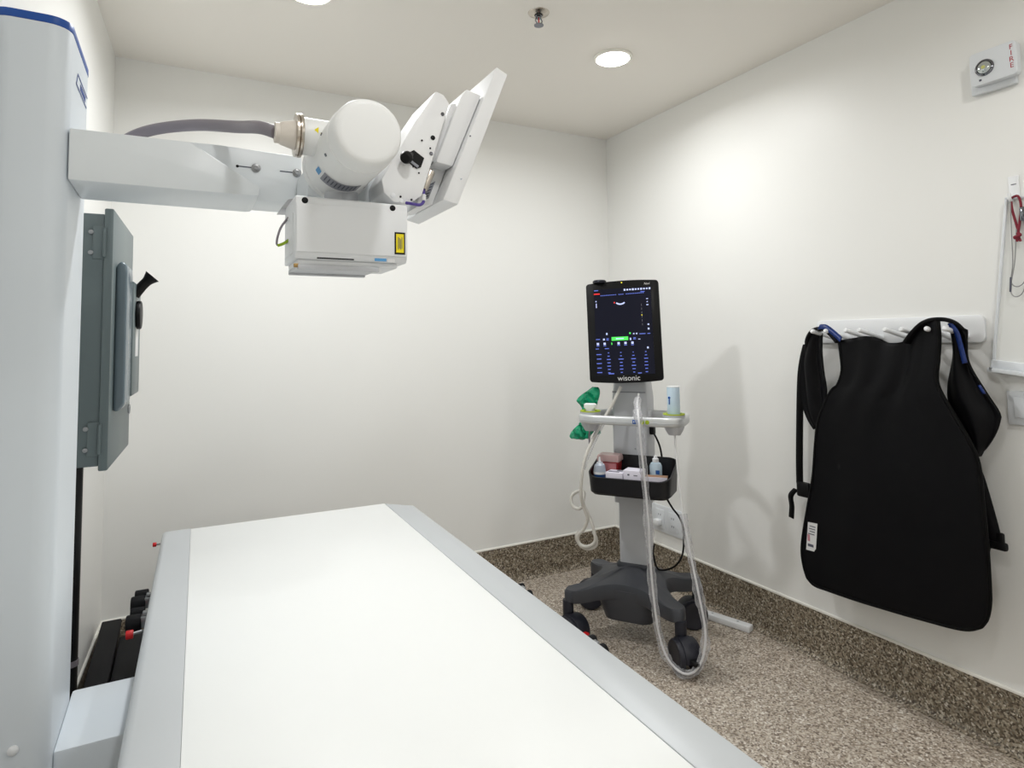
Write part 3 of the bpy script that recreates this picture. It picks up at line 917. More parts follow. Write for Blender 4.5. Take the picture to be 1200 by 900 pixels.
# console: bracket and tilted display seen from behind
con0 = new()
prism(con0, [(0.464, 1.808), (0.482, 1.803), (0.495, 1.786), (0.432, 1.582), (0.404, 1.562), (0.372, 1.563), (0.352, 1.580), (0.347, 1.606), (0.380, 1.668), (0.420, 1.740)], 'y', 1.200, 1.345, 0.004)
con = obj('console_bracket', con0, PANEL, xm)
def tilted(poly, y0, y1, bev=0.003):
    b = new(); prism(b, poly, 'y', y0, y1, bev); return b
obj('spacer_plate', tilted([(0.512, 1.801), (0.530, 1.806), (0.474, 1.668), (0.456, 1.664)], 1.235, 1.40), PANEL, con)
obj('rear_housing', tilted([(0.543, 1.834), (0.579, 1.826), (0.509, 1.657), (0.470, 1.662), (0.528, 1.812)], 1.220, 1.42, 0.004), PANEL, con)
dsp = obj('display_panel', tilted([(0.478, 1.578), (0.512, 1.570), (0.635, 1.876), (0.607, 1.888)], 1.200, 1.445, 0.003), PANEL, con)
# screen on the operator's side of the panel
nrm = Vector((0.928, 0, -0.373))
ed = Vector((0.635 - 0.512, 0, 1.876 - 1.570)).normalized()
b = new()
p0 = Vector((0.512, 0, 1.570)) + nrm * 0.0006
vs = [b.verts.new(p0 + ed * s + Vector((0, y, 0))) for s, y in ((0.03, 1.22), (0.30, 1.22), (0.30, 1.425), (0.03, 1.425))]
b.faces.new(vs); bmesh.ops.solidify(b, geom=b.faces[:], thickness=0.0008)
obj('display_glass', b, BEZEL, dsp, smooth=0)
b = new(); prism(b, [(0.440, 1.570), (0.478, 1.580), (0.512, 1.665), (0.474, 1.668)], 'y', 1.262, 1.38, 0.002); obj('socket_plate', b, PANEL, con)
b = new(); prism(b, [(0.441, 1.612), (0.452, 1.640), (0.462, 1.652), (0.470, 1.650), (0.455, 1.612), (0.444, 1.600)], 'y', 1.236, 1.26, 0.002); obj('socket', b, BLACK, con)
b = new(); cyl(b, (0.443, 1.222, 1.600), (0.460, 1.222, 1.642), 0.0085, 0.0095, seg=16, bev=0.002); obj('connector', b, NICKEL, con)
b = new(); tube(b, spline([(0.397, 1.198, 1.563), (0.408, 1.188, 1.560), (0.424, 1.190, 1.560), (0.437, 1.205, 1.572), (0.442, 1.218, 1.594), (0.4435, 1.222, 1.602)], 6), 0.0032, 8); obj('purple_cable', b, PURPLE, con)
b = new(); cyl(b, (0.4365, 1.204, 1.571), (0.441, 1.214, 1.586), 0.0045, seg=10); obj('cable_tag', b, PRINTW, con)
b = new(); prism(b, [(0.452, 1.585), (0.468, 1.592), (0.484, 1.632), (0.470, 1.622)], 'y', 1.259, 1.262); bl = obj('barcode_label', b, LGREY, con, smooth=0)
for k in range(5):
    b = new()
    p = Vector((0.4555, 1.2585, 1.591)) + Vector((0.0030, 0, 0.0072)) * k
    box(b, 0, 0.013, -0.0004, 0.0004, 0, 0.0022, 0, Matrix.Translation(p) @ Matrix.Rotation(math.radians(-24), 4, 'Y')); obj('print', b, LTXT, bl, smooth=0)
# window in the bracket with the lever knob
b = new(); prism(b, [(0.404, 1.668), (0.414, 1.674), (0.436, 1.660), (0.429, 1.640), (0.420, 1.636), (0.398, 1.650)], 'y', 1.1975, 1.2015); wn = obj('bracket_window', b, BLACK, con, smooth=0)
b = new(); prism(b, [(0.401, 1.650), (0.404, 1.654), (0.424, 1.642), (0.421, 1.637)], 'y', 1.1955, 1.1976); obj('latch_bar', b, LGREY, con, smooth=0)
b = new(); lathe(b, (0.402, 1.190, 1.659), Vector((-0.55, -0.55, -0.45)), [(0.004, -0.012), (0.0045, 0), (0.007, 0.004), (0.012, 0.010), (0.013, 0.018), (0.010, 0.024), (0.004, 0.026), (0, 0.026)], 18); obj('lever_knob', b, BLACK, con)
for x, z, r, mm in ((0.478, 1.760, 0.004, CHROME), (0.456, 1.706, 0.005, BLACK), (0.432, 1.697, 0.002, BLACK), (0.450, 1.683, 0.002, BLACK), (0.452, 1.672, 0.004, CHROME), (0.3705, 1.576, 0.0055, PEG), (0.386, 1.575, 0.0022, BLACK), (0.409, 1.571, 0.0022, BLACK), (0.413, 1.640, 0.0018, BLACK), (0.425, 1.628, 0.0018, BLACK), (0.388, 1.566, 0.004, PEG)):
    b = new(); lathe(b, (x, 1.2003, z), (0, -1, 0), [(r, 0), (r, 0.0015), (r * 0.7, 0.0025), (0, 0.0025)], 14); obj('screw', b, mm, con)
for x, z in ((0.519, 1.626), (0.541, 1.722)):
    b = new(); cyl(b, (x, 1.2003, z), (x, 1.1988, z), 0.0018, seg=10); obj('screw', b, CHROME, dsp)

# ------------------------------------------------------------------ safety switch box on the left wall
LWR = math.radians(2.2)
def on_left(y, d, z):    # point at distance d from the left wall
    return Vector((xl(y) + d, y, z))
EM = Matrix.Translation((xl(2.02), 2.02, 0)) @ Matrix.Rotation(-math.atan(LT), 4, 'Z')   # local x out of the wall, y along it
eb = thing('safety_switch_box', 'grey metal electrical switch box with a black lever on the left wall', 'switch box', (xl(2.25), 2.25, 0.955))
b = new(); box(b, 0.0, 0.112, 0.0, 0.46, 0.962, 1.645, 0.003, EM); obj('body', b, EBOX, eb)
b = new(); box(b, 0.112, 0.134, -0.008, 0.468, 0.950, 1.660, 0.004, EM); door = obj('door', b, EBOX, eb)
b = new(); prism(b, [(0.134, 1.10), (0.134, 1.51), (0.146, 1.525), (0.160, 1.515), (0.162, 1.49), (0.162, 1.12), (0.148, 1.10)], 'y', 0.06, 0.20, 0.008, EM, 3); obj('raised_rib', b, EBOXL, door)
b = new(); box(b, 0.134, 0.166, 0.20, 0.40, 1.13, 1.48, 0.006, EM); mech = obj('handle_housing', b, EBOX, door)
b = new(); box(b, 0.166, 0.1675, 0.26, 0.33, 1.25, 1.35, 0, EM); obj('rating_label', b, PRINTW, mech, smooth=0)
b = new(); cyl(b, EM @ Vector((0.166, 0.28, 1.38)), EM @ Vector((0.180, 0.28, 1.38)), 0.045, seg=28, bev=0.004); obj('pivot_disc', b, BLACK, mech)
b = new(); tube(b, [EM @ Vector(p) for p in spline([(0.160, 0.27, 1.44), (0.178, 0.27, 1.468), (0.192, 0.27, 1.485), (0.208, 0.27, 1.503)], 4)], lambda t: 0.015 + 0.010 * max(0, t - 0.7) / 0.3, 10); obj('lever', b, BLACK, mech)
b = new(); tube(b, [EM @ (Vector((0.150, 0.30, 1.085)) + Vector((0, math.cos(t) * 0.012, math.sin(t) * 0.012))) for t in [k * 2 * math.pi / 16 for k in range(16)]], 0.003, 6, closed=True); obj('padlock_ring', b, STEEL, door)
for z in (1.565, 1.035):
    b = new(); box(b, 0.086, 0.112, -0.004, 0.0, z - 0.045, z + 0.045, 0.001, EM); cyl(b, EM @ Vector((0.114, -0.0085, z - 0.04)), EM @ Vector((0.114, -0.0085, z + 0.04)), 0.0045, seg=10); hg = obj('hinge', b, EBOX, eb)
    for dz in (-0.028, 0.028):
        b = new(); cyl(b, EM @ Vector((0.082, -0.001, z + dz)), EM @ Vector((0.082, -0.006, z + dz)), 0.0065, seg=14, bev=0.002); obj('bolt', b, STEEL, hg)

cd_ = thing('conduit', 'black vertical pipe below the grey switch box', 'pipe', (xl(2.06) + 0.057, 2.06, 0))
px_, py_ = xl(2.06) + 0.057, 2.06
b = new(); cyl(b, (px_, py_, 0.0), (px_, py_, 0.9615), 0.016, seg=16); obj('pipe', b, BLACK, cd_)
b = new(); cyl(b, (px_, py_, 0.44), (px_, py_, 0.455), 0.018, seg=16); obj('pipe_tie', b, CABLEG, cd_)

# ------------------------------------------------------------------ black cases on the floor by the left wall
for (x0, x1, y0, y1, h, lab) in ((-0.243, -0.184, 2.11, 2.86, 0.25, 'tall narrow black case on floor against the left wall'),
                                (-0.176, -0.02, 2.11, 2.72, 0.235, 'black case on floor beneath the left edge of the table')):
    t = thing('black_case', lab, 'case', ((x0 + x1) / 2, (y0 + y1) / 2, 0))
    b = new(); box(b, x0, x1, y0, y1, 0.0, h - 0.03, 0.004); obj('body', b, BLACK, t)
    b = new(); box(b, x0 - 0.002, x1 + 0.002, y0 - 0.002, y1 + 0.002, h - 0.029, h, 0.004); obj('lid', b, RUBBER, t)

# ------------------------------------------------------------------ white strip on the floor by the right wall
wb = thing('plastic_bar', 'short white plastic bar lying on floor by the baseboard', 'bar', (2.19, 2.11, 0))
pa, pb_ = Vector((2.145, 2.235, 0)), Vector((2.218, 1.995, 0))
dd = (pb_ - pa); ang = math.atan2(dd.y, dd.x)
BMx = Matrix.Translation(pa) @ Matrix.Rotation(ang, 4, 'Z')
b = new(); box(b, 0, dd.length, -0.022, 0.022, 0.0, 0.028, 0.006, BMx); obj('rail', b, WHITE, wb)
for k in range(2):
    b = new(); cyl(b, BMx @ Vector((0.07 + k * 0.12, 0, 0.0275)), BMx @ Vector((0.07 + k * 0.12, 0, 0.0295)), 0.005, seg=12)
    obj('screw_cover', b, CARTG, wb)

# ------------------------------------------------------------------ ultrasound cart
CROT = math.radians(-54)
CBASE = Vector((1.767, 2.235, 0))
CM = Matrix.Translation(CBASE) @ Matrix.Rotation(CROT, 4, 'Z')
ct = thing('ultrasound_cart', 'grey wheeled ultrasound cart with an upright touch screen', 'medical cart', CBASE, CROT, world=False)

# base: four arms from a raised hub
tips = [(0.242, -0.196), (0.242, 0.19), (-0.238, 0.20), (-0.232, -0.19)]
out = []
for k in range(4):
    t = Vector(tips[k]); d = t.normalized(); s = Vector((-d.y, d.x))
    w = 0.036
    mid = (t + Vector(tips[(k + 1) % 4])) * 0.5 * (0.62 if k % 2 == 0 else 0.74)
    out += [d * 0.19 - s * 0.048, t * 0.93 - s * w, t - s * w * 0.7, t + d * 0.014, t + s * w * 0.7, t * 0.93 + s * w, d * 0.19 + s * 0.048, mid]
ring0 = [Vector((p.x, p.y)) for p in spline([(p.x, p.y, 0) for p in out], 3, closed=True)]
def ztop(p):
    r = p.length
    return 0.222 + 0.075 * max(0.0, 1 - r / 0.24) ** 0.9
TH = lambda p: 0.046 + 0.03 * max(0.0, 1 - p.length / 0.26)
R1 = [(p.x * 0.97, p.y * 0.97, ztop(p) - TH(p) - 0.006) for p in ring0]
R2 = [(p.x, p.y, ztop(p) - TH(p)) for p in ring0]
R3 = [(p.x, p.y, ztop(p) - 0.010) for p in ring0]
R4 = [(p.x * 0.975, p.y * 0.975, ztop(p)) for p in ring0]
R5 = [(p.x * 0.75, p.y * 0.75, ztop(p * 0.75)) for p in ring0]
R6 = [(p.x * 0.5, p.y * 0.5, ztop(p * 0.5)) for p in ring0]
R7 = [(p.x * 0.2, p.y * 0.2, 0.288) for p in ring0]
b = new(); rings_mesh(b, [R1, R2, R3, R4, R5, R6, R7]); bs = obj('base', b, CARTD, ct, smooth=40)
b = new()
rings_mesh(b, [[(x, y, 0.095) for x, y in rrect(-0.105, 0.105, -0.115, 0.105, 0.05)], [(x, y, 0.20) for x, y in rrect(-0.135, 0.135, -0.145, 0.13, 0.06)], [(x, y, 0.23) for x, y in rrect(-0.135, 0.135, -0.145, 0.13, 0.06)]])
obj('base_skirt', b, CARTD, ct)
def caster(tx, ty, rot, red=False):
    M = Matrix.Translation((tx, ty, 0)) @ Matrix.Rotation(math.radians(rot), 4, 'Z')
    q = lambda v: M @ Vector(v)
    off = 0.028
    b = new(); cyl(b, q((0, 0, 0.105)), q((0, 0, 0.178)), 0.023, seg=16, bev=0.002); c = obj('caster', b, CARTN, ct)
    b = new()
    hood = [(off + 0.066 * math.cos(math.radians(a)), 0.062 + 0.066 * math.sin(math.radians(a))) for a in range(-10, 171, 15)]
    hood += [(off - 0.02, 0.05), (off + 0.02, 0.05)]
    prism(b, hood, 'y', -0.027, 0.027, 0.007, M); obj('fork', b, CARTN, c)
    for s in (-1, 1):
        b = new(); lathe(b, q((off, s * 0.026, 0.061)), M.to_3x3() @ Vector((0, s, 0)), [(0.061, 0), (0.061, 0.012), (0.057, 0.018), (0.043, 0.019), (0.039, 0.017), (0.0, 0.018)], 28); obj('wheel', b, CARTN, c)
    b = new(); box(b, off + 0.055, off + (0.085 if red else 0.098), -0.012, 0.012, 0.060, 0.074, 0.004, M); obj('brake_lever', b, RED if red else BLACK, c)
    return c
caster(0.242, -0.196, -52)
caster(0.240, 0.188, -150)
caster(-0.237, 0.198, 200)
caster(-0.232, -0.188, -25, True)

# column
def ringz(x0, x1, y0, y1, r, z):
    return [(x, y, z) for x, y in rrect(x0, x1, y0, y1, r)]
b = new(); rings_mesh(b, [ringz(-0.072, 0.072, -0.005, 0.13, 0.012, 0.280), ringz(-0.072, 0.072, -0.005, 0.13, 0.012, 0.292), ringz(-0.066, 0.066, 0.0, 0.125, 0.012, 0.300)]); obj('column_collar', b, CARTD, ct)
b = new(); rings_mesh(b, [ringz(-0.058, 0.066, 0.0, 0.12, 0.012, 0.29), ringz(-0.058, 0.066, 0.0, 0.12, 0.012, 0.625)]); obj('lower_column', b, CARTG, ct)
b = new(); rings_mesh(b, [ringz(-0.073, 0.086, -0.012, 0.125, 0.014, 0.56), ringz(-0.073, 0.086, -0.012, 0.125, 0.014, 1.02), ringz(-0.066, 0.080, -0.006, 0.11, 0.014, 1.10), ringz(-0.060, 0.074, 0.0, 0.10, 0.014, 1.13)]); uc = obj('upper_column', b, CARTG, ct)
b = new(); box(b, -0.068, 0.081, -0.015, -0.011, 1.045, 1.050); obj('seam', b, mat('seam_grey', (140, 142, 146), 0.5), uc, smooth=0)
b = new(); lathe(b, (0.03, -0.0115, 0.80), (0, -1, 0), [(0.004, 0), (0.004, 0.001), (0, 0.0015)], 10); obj('screw', b, STEEL, uc)

# handle loop with two cup holders
ZH = 0.948
hp = [(-0.155, -0.135), (-0.150, -0.195), (-0.110, -0.222), (0.0, -0.228), (0.12, -0.228), (0.225, -0.222), (0.262, -0.195), (0.268, -0.13), (0.255, -0.03), (0.20, 0.03), (0.06, 0.045), (-0.06, 0.045), (-0.115, 0.02), (-0.150, -0.05)]
b = new(); tube(b, spline([(x, y, ZH) for x, y in hp], 6, closed=True), 0.013, 16, closed=True, rz=0.019); hd = obj('handle', b, CARTH, ct, smooth=50)
b = new(); tube(b, spline([(x * 1.0, y, ZH - 0.002) for x, y in hp], 6, closed=True), 0.0142, 8, closed=True, rz=0.0022); obj('handle_groove', b, CARTG, hd)
b = new(); box(b, -0.085, 0.098, 0.0, 0.045, ZH - 0.018, ZH + 0.018, 0.004); obj('handle_mount', b, CARTG, ct)
for x, y in ((-0.118, -0.175), (0.236, -0.175)):
    b = new()
    lathe(b, (x, y, 0), (0, 0, 1), [(0.024, 0.895), (0.026, 0.898), (0.036, 0.915), (0.040, 0.925), (0.044, 0.975), (0.038, 0.976), (0.036, 0.93), (0.0, 0.925)], 28)
    c = obj('cup_holder', b, CARTG, ct)
    b = new(); lathe(b, (x, y, 0.9755), (0, 0, 1), [(0.030, 0), (0.043, 0), (0.044, 0.002), (0.043, 0.005), (0.030, 0.004), (0.030, 0.0)], 28); obj('rubber_ring', b, LIME, c, label='lime green rubber ring')
b = new(); box(b, 0.083, 0.107, -0.2428, -0.2416, ZH - 0.008, ZH + 0.008, 0.0004); bm_ = obj('blue_badge', b, BLUEK, hd)
b = new(); box(b, 0.0865, 0.0905, -0.2434, -0.2427, ZH - 0.003, ZH + 0.003); box(b, 0.095, 0.099, -0.2434, -0.2427, ZH - 0.002, ZH + 0.002); obj('print', b, PRINTW, hd, smooth=0, kind='stuff')
for x in (0.122, 0.143):
    b = new(); lathe(b, (x, -0.2412, ZH), (0, -1, 0), [(0.0085, 0), (0.0085, 0.001), (0.006, 0.0018), (0, 0.0018)], 16); obj('status_light', b, LIME, hd)

# tray
def tray_ring(x0, x1, y0, y1, r, zf, zb):
    return [(x, y, zf + (zb - zf) * min(1, max(0, (y - y0) / (y1 - y0))) ** 0.8) for x, y in rrect(x0, x1, y0, y1, r, 6)]
rs = [tray_ring(-0.115, 0.200, -0.195, -0.015, 0.035, 0.632, 0.632), tray_ring(-0.125, 0.212, -0.205, -0.010, 0.04, 0.642, 0.642),
      tray_ring(-0.132, 0.220, -0.212, -0.008, 0.045, 0.706, 0.772), tray_ring(-0.126, 0.214, -0.206, -0.014, 0.042, 0.708, 0.774),
      tray_ring(-0.119, 0.206, -0.199, -0.020, 0.036, 0.648, 0.648)]
b = new(); rings_mesh(b, rs); obj('tray', b, mat('tray_black', (20, 20, 24), 0.4, bump=0.05, bscale=400), ct)

# monitor (swivelled a little)
MM = Matrix.Translation((0.012, -0.085, 1.317)) @ Matrix.Rotation(math.radians(10), 4, 'Z') @ Matrix.Rotation(math.radians(-3.0), 4, 'X') @ Matrix.Rotation(math.radians(-1.7), 4, 'Y')
w, h = 0.158, 0.216
outl = rrect(-w, w, -h, h, 0.012, 4)
outl = [(x, y + (0.008 * (1 - (x / w) ** 2) * (1 if y > 0 else -1))) for x, y in outl]
extra = []
for k in range(len(outl)):
    a, c = Vector(outl[k]), Vector(outl[(k + 1) % len(outl)])
    extra.append((a.x, a.y))
    if (c - a).length > 0.25 and abs(a.y - c.y) < 0.02:
        for j in range(1, 12):
            x = a.x + (c.x - a.x) * j / 12
            extra.append((x, (h + 0.008 * (1 - (x / w) ** 2)) * (1 if a.y > 0 else -1)))
MS = MM @ Matrix.Rotation(math.radians(90), 4, 'X')      # local xy = screen plane, +z towards the viewer
b = new(); prism(b, extra, 'z', -0.030, 0.0, 0.004, MS, 2); mon = obj('monitor', b, BEZEL, ct)
b = new(); prism(b, [(x * 0.6, y * 0.6) for x, y in extra], 'z', -0.055, -0.028, 0.006, MS); obj('rear_cover', b, CARTG, mon)
b = new(); box(b, -0.05, 0.05, -0.22, -0.05, -0.10, -0.05, 0.008, MS); obj('monitor_mount', b, CARTG, mon)
sx, sy0, sy1 = 0.124, -0.188, 0.190
b = new(); box(b, -sx, sx, sy0, sy1, 0.0, 0.0008, 0, MS); scr = obj('screen', b, SCREEN, mon, smooth=0, label='dark lit display with a blue user interface')
def ui(name, m_, rects, z=0.0009):
    b = new()
    for x0, x1, y0, y1 in rects:
        vs = [b.verts.new(MS @ Vector(c)) for c in ((x0, y0, z), (x1, y0, z), (x1, y1, z), (x0, y1, z))]
        b.faces.new(vs)
    return obj(name, b, m_, scr, smooth=0, kind='stuff')
W2 = 2 * sx; H2 = sy1 - sy0
fx = lambda t: -sx + t * W2
fy = lambda t: sy1 - t * H2
def rc_(cx, cy, w_, h_):
    return (fx(cx) - w_ / 2, fx(cx) + w_ / 2, fy(cy) - h_ / 2, fy(cy) + h_ / 2)
white, blue = [], []
for k in range(10):
    white.append(rc_(0.55 + 0.048 * k, 0.022, 0.0075, 0.0065 if k % 3 else 0.0085))
for k in range(24):                    # title line
    if k not in (9, 13):
        blue.append(rc_(0.13 + 0.032 * k, 0.075 - 0.0003 * k, 0.0055, 0.0028))
blue.append(rc_(0.045, 0.012, 0.018, 0.0035)); blue.append(rc_(0.86, 0.055, 0.018, 0.003))
white += [rc_(0.035, 0.14, 0.005, 0.005), rc_(0.037, 0.19, 0.0035, 0.020), rc_(0.93, 0.14, 0.008, 0.003), rc_(0.93, 0.175, 0.005, 0.004), rc_(0.93, 0.21, 0.009, 0.004), rc_(0.93, 0.435, 0.007, 0.006), rc_(0.93, 0.485, 0.007, 0.008)]
white += [rc_(0.20, 0.525, 0.006, 0.009), rc_(0.67, 0.535, 0.006, 0.005), rc_(0.72, 0.535, 0.006, 0.006), rc_(0.145, 0.588, 0.008, 0.008), rc_(0.61, 0.594, 0.006, 0.010), rc_(0.76, 0.60, 0.009, 0.003)]
blue += [rc_(0.82, 0.54, 0.026, 0.003), rc_(0.93, 0.54, 0.012, 0.003), rc_(0.04, 0.585, 0.018, 0.003), rc_(0.21, 0.58, 0.010, 0.003), rc_(0.21, 0.595, 0.010, 0.003), rc_(0.68, 0.583, 0.011, 0.003), rc_(0.68, 0.596, 0.011, 0.003)]
for k, c in enumerate((0.035, 0.155, 0.40, 0.52, 0.64)):
    white.append(rc_(c, 0.638, 0.010, 0.010)); blue.append(rc_(c, 0.662, 0.012, 0.0025))
blue += [rc_(0.02, 0.695, 0.014, 0.003), rc_(0.19, 0.695, 0.018, 0.003)]
white.append(rc_(0.90, 0.70, 0.007, 0.008))
for r_ in range(7):
    for c_ in range(4):
        blue.append(rc_(0.215 + 0.215 * c_, 0.745 + 0.038 * r_, (0.006, 0.010, 0.022, 0.013, 0.018, 0.015, 0.010)[r_] * (1 - 0.12 * ((c_ + r_) % 3)), 0.0034))
for k in range(5):
    blue.append(rc_(0.045, 0.76 + 0.052 * k, 0.022 - 0.003 * (k % 2), 0.0034))
blue += [rc_(0.25, 0.985, 0.024, 0.0038), rc_(0.74, 0.985, 0.016, 0.0035)]
ui('interface_icons', UI_W, white); ui('interface_text', UI_B, blue)
ui('interface_red', UI_R, [rc_(0.055, 0.053, 0.026, 0.005), rc_(0.36, 0.165, 0.005, 0.006)])
ui('interface_button', UI_G, [rc_(0.425, 0.585, 0.072, 0.016), rc_(0.605, 0.528, 0.007, 0.007), rc_(0.28, 0.64, 0.004, 0.010)])
ui('button_text', UI_W, [rc_(0.425, 0.585, 0.034, 0.005)], 0.0012)
ui('interface_slider', UI_Y, [rc_(0.826, 0.325, 0.0035, 0.0045)], 0.0012)
ui('slider_track', LGREY, [rc_(0.828, 0.32 + 0.045 * (k - 2.5), 0.0012, 0.009) for k in range(6)])
b = new()
cxs, cys, ra, rb_ = fx(0.465), fy(0.115), 0.024, 0.030
pr_ = []
for k in range(9):
    a = math.radians(228 + 84 * k / 8)
    pr_.append((cxs + ra * math.cos(a), cys + ra * math.sin(a)))
po_ = []
for k in range(9):
    a = math.radians(312 - 84 * k / 8)
    po_.append((cxs + rb_ * math.cos(a), cys + rb_ * math.sin(a)))
vs = [b.verts.new(MS @ Vector((x, y, 0.0010))) for x, y in pr_ + po_]
for k in range(8):
    b.faces.new((vs[k], vs[k + 1], vs[16 - k], vs[17 - k]))
obj('scan_image', b, UI_W, scr, smooth=0)
b = new(); text_into(b, 'wisonic', MS @ Matrix.Translation((0.012, -0.2035, 0.0010)), 0.032); obj('lettering', b, PRINTW, mon, smooth=0)
b = new(); text_into(b, 'Navi', MS @ Matrix.Translation((0.108, 0.2030, 0.0006)), 0.013, shear=0.3); obj('lettering', b, PRINTW, mon, smooth=0)
b = new(); box(b, -0.002, 0.003, 0.212, 0.217, 0.0002, 0.0010, 0, MS); obj('status_light', b, UI_Y, mon, smooth=0)
b = new(); lathe(b, MS @ Vector((-0.098, 0.219, -0.010)), MS.to_3x3() @ Vector((0, 1, 0)), [(0.028, 0), (0.030, 0.003), (0.030, 0.009), (0.026, 0.013), (0, 0.014)], 28)
cpk = obj('probe_socket', b, CARTN, mon)
b = new(); lathe(b, MS @ Vector((-0.098, 0.226, 0.0195)), MS.to_3x3() @ Vector((0, 0, 1)), [(0.004, -0.004), (0.004, 0.001), (0, 0.0012)], 12); obj('camera_lens', b, LTXT, cpk)
# mains cable of the cart
b = new(); box(b, 0.085, 0.108, 0.02, 0.05, 0.860, 0.925, 0.005); cord_plug = obj('power_inlet', b, BLACK, ct)
b = new()
tube(b, spline([(0.097, 0.04, 0.872), (0.125, 0.05, 0.80), (0.138, 0.05, 0.68), (0.142, 0.05, 0.60), (0.168, 0.055, 0.545), (0.202, 0.055, 0.500), (0.214, 0.06, 0.44), (0.205, 0.06, 0.345), (0.165, 0.06, 0.288), (0.10, 0.06, 0.270), (0.078, 0.065, 0.33), (0.082, 0.065, 0.37)], 8), 0.0042, 8)
obj('power_cord', b, BLACK, ct, label='thin black power cord')

# ------------------------------------------------------------------ things on the cart (each a thing of its own; authored in cart coordinates)
def ct_thing(name, label, cat, base):
    e = thing(name, label, cat, CM @ Vector(base), CROT, world=False)
    e['_o'] = tuple(base)
    return e
ZTR = 0.650
# dropper bottle
g = ct_thing('dropper_bottle', 'small clear squeeze bottle with white nozzle and blue liquid in the tray', 'bottle', (-0.085, -0.165, ZTR))
b = new(); lathe(b, (-0.085, -0.165, ZTR), (0, 0, 1), [(0.022, 0), (0.026, 0.003), (0.026, 0.066), (0.0262, 0.067)], 24); obj('liquid', b, BOTN, g)
b = new(); lathe(b, (-0.085, -0.165, ZTR + 0.067), (0, 0, 1), [(0.0262, 0.0), (0.0262, 0.008), (0.022, 0.034), (0.012, 0.042), (0.012, 0.046)], 24); bo = obj('body', b, BOTC, g)
b = new(); lathe(b, (-0.085, -0.165, ZTR + 0.064), (0, 0, 1), [(0.0266, 0.0), (0.0266, 0.010)], 24); obj('band_label', b, PRINTW, bo)
b = new(); lathe(b, (-0.085, -0.165, ZTR + 0.099), (0, 0, 1), [(0.013, 0), (0.013, 0.012), (0.005, 0.014), (0.003, 0.034), (0, 0.035)], 20); obj('nozzle', b, PEG, g)
# sharps container
g = ct_thing('sharps_container', 'small red sharps container with clear lid at the tray back', 'container', (-0.072, -0.09, ZTR))
b = new(); rings_mesh(b, [ringz(-0.108, -0.030, -0.102, -0.042, 0.008, ZTR), ringz(-0.113, -0.023, -0.108, -0.036, 0.008, ZTR + 0.105)]); obj('tub', b, SHARP, g)
b = new(); rings_mesh(b, [ringz(-0.117, -0.019, -0.112, -0.032, 0.008, ZTR + 0.105), ringz(-0.117, -0.019, -0.112, -0.032, 0.008, ZTR + 0.122), ringz(-0.113, -0.023, -0.108, -0.036, 0.008, ZTR + 0.132)]); obj('lid', b, SHARPC, g)
b = new(); box(b, -0.090, -0.030, -0.1115, -0.1080, ZTR + 0.050, ZTR + 0.100); obj('pale_label', b, mat('label_rose', (190, 120, 124), 0.5), g, smooth=0)
# cartons
g = ct_thing('carton', 'white printed carton lying in the tray next to the squeeze bottle', 'carton', (-0.02, -0.155, ZTR))
Mx = Matrix.Translation((-0.018, -0.152, ZTR)) @ Matrix.Rotation(math.radians(-4), 4, 'Z')
b = new(); box(b, -0.034, 0.040, -0.034, 0.030, 0, 0.076, 0.001, Mx); cb = obj('box', b, PAPER, g)
b = new(); box(b, -0.028, 0.020, -0.020, -0.012, 0.076, 0.0768, 0, Mx); box(b, -0.028, 0.030, -0.004, 0.000, 0.076, 0.0768, 0, Mx); box(b, 0.0, 0.030, 0.010, 0.022, 0.076, 0.0768, 0, Mx); obj('print', b, LTXT, cb, smooth=0, kind='stuff')
g = ct_thing('carton', 'taller plain white carton in the middle of the tray', 'carton', (0.062, -0.155, ZTR))
Mx = Matrix.Translation((0.062, -0.150, ZTR)) @ Matrix.Rotation(math.radians(-2), 4, 'Z')
b = new(); box(b, -0.038, 0.038, -0.036, 0.030, 0, 0.090, 0.001, Mx); cb = obj('box', b, PAPER, g)
b = new(); box(b, -0.02, -0.012, -0.0368, -0.0358, 0.070, 0.076, 0, Mx); box(b, 0.006, 0.022, -0.0368, -0.0358, 0.070, 0.073, 0, Mx); obj('print', b, LTXT, cb, smooth=0, kind='stuff')
g = ct_thing('carton', 'open brown cardboard carton at the right end of the tray', 'carton', (0.155, -0.15, ZTR))
Mx = Matrix.Translation((0.152, -0.155, ZTR)) @ Matrix.Rotation(math.radians(6), 4, 'Z')
b = new(); box(b, -0.045, 0.045, -0.032, 0.032, 0, 0.068, 0.001, Mx); obj('box', b, CARD, g)
b = new(); box(b, -0.045, 0.048, -0.036, -0.0325, 0.045, 0.072, 0.0, Mx); obj('flap', b, PAPER, g)
# gel bottle in tray
g = ct_thing('gel_bottle', 'pale blue pump bottle with blue square at the tray right', 'bottle', (0.135, -0.085, ZTR))
b = new(); lathe(b, (0.135, -0.085, ZTR), (0, 0, 1), [(0.024, 0), (0.026, 0.004), (0.026, 0.098), (0.020, 0.110), (0.011, 0.114)], 24); bo = obj('body', b, BOTB, g)
b = new(); lathe(b, (0.135, -0.085, ZTR + 0.114), (0, 0, 1), [(0.013, 0), (0.013, 0.014), (0.008, 0.016), (0.007, 0.026), (0, 0.027)], 18); obj('cap', b, PEG, g)
b = new(); box(b, 0.140, 0.156, -0.1105, -0.1085, ZTR + 0.068, ZTR + 0.084); obj('blue_square', b, BLUEK, bo, smooth=0)
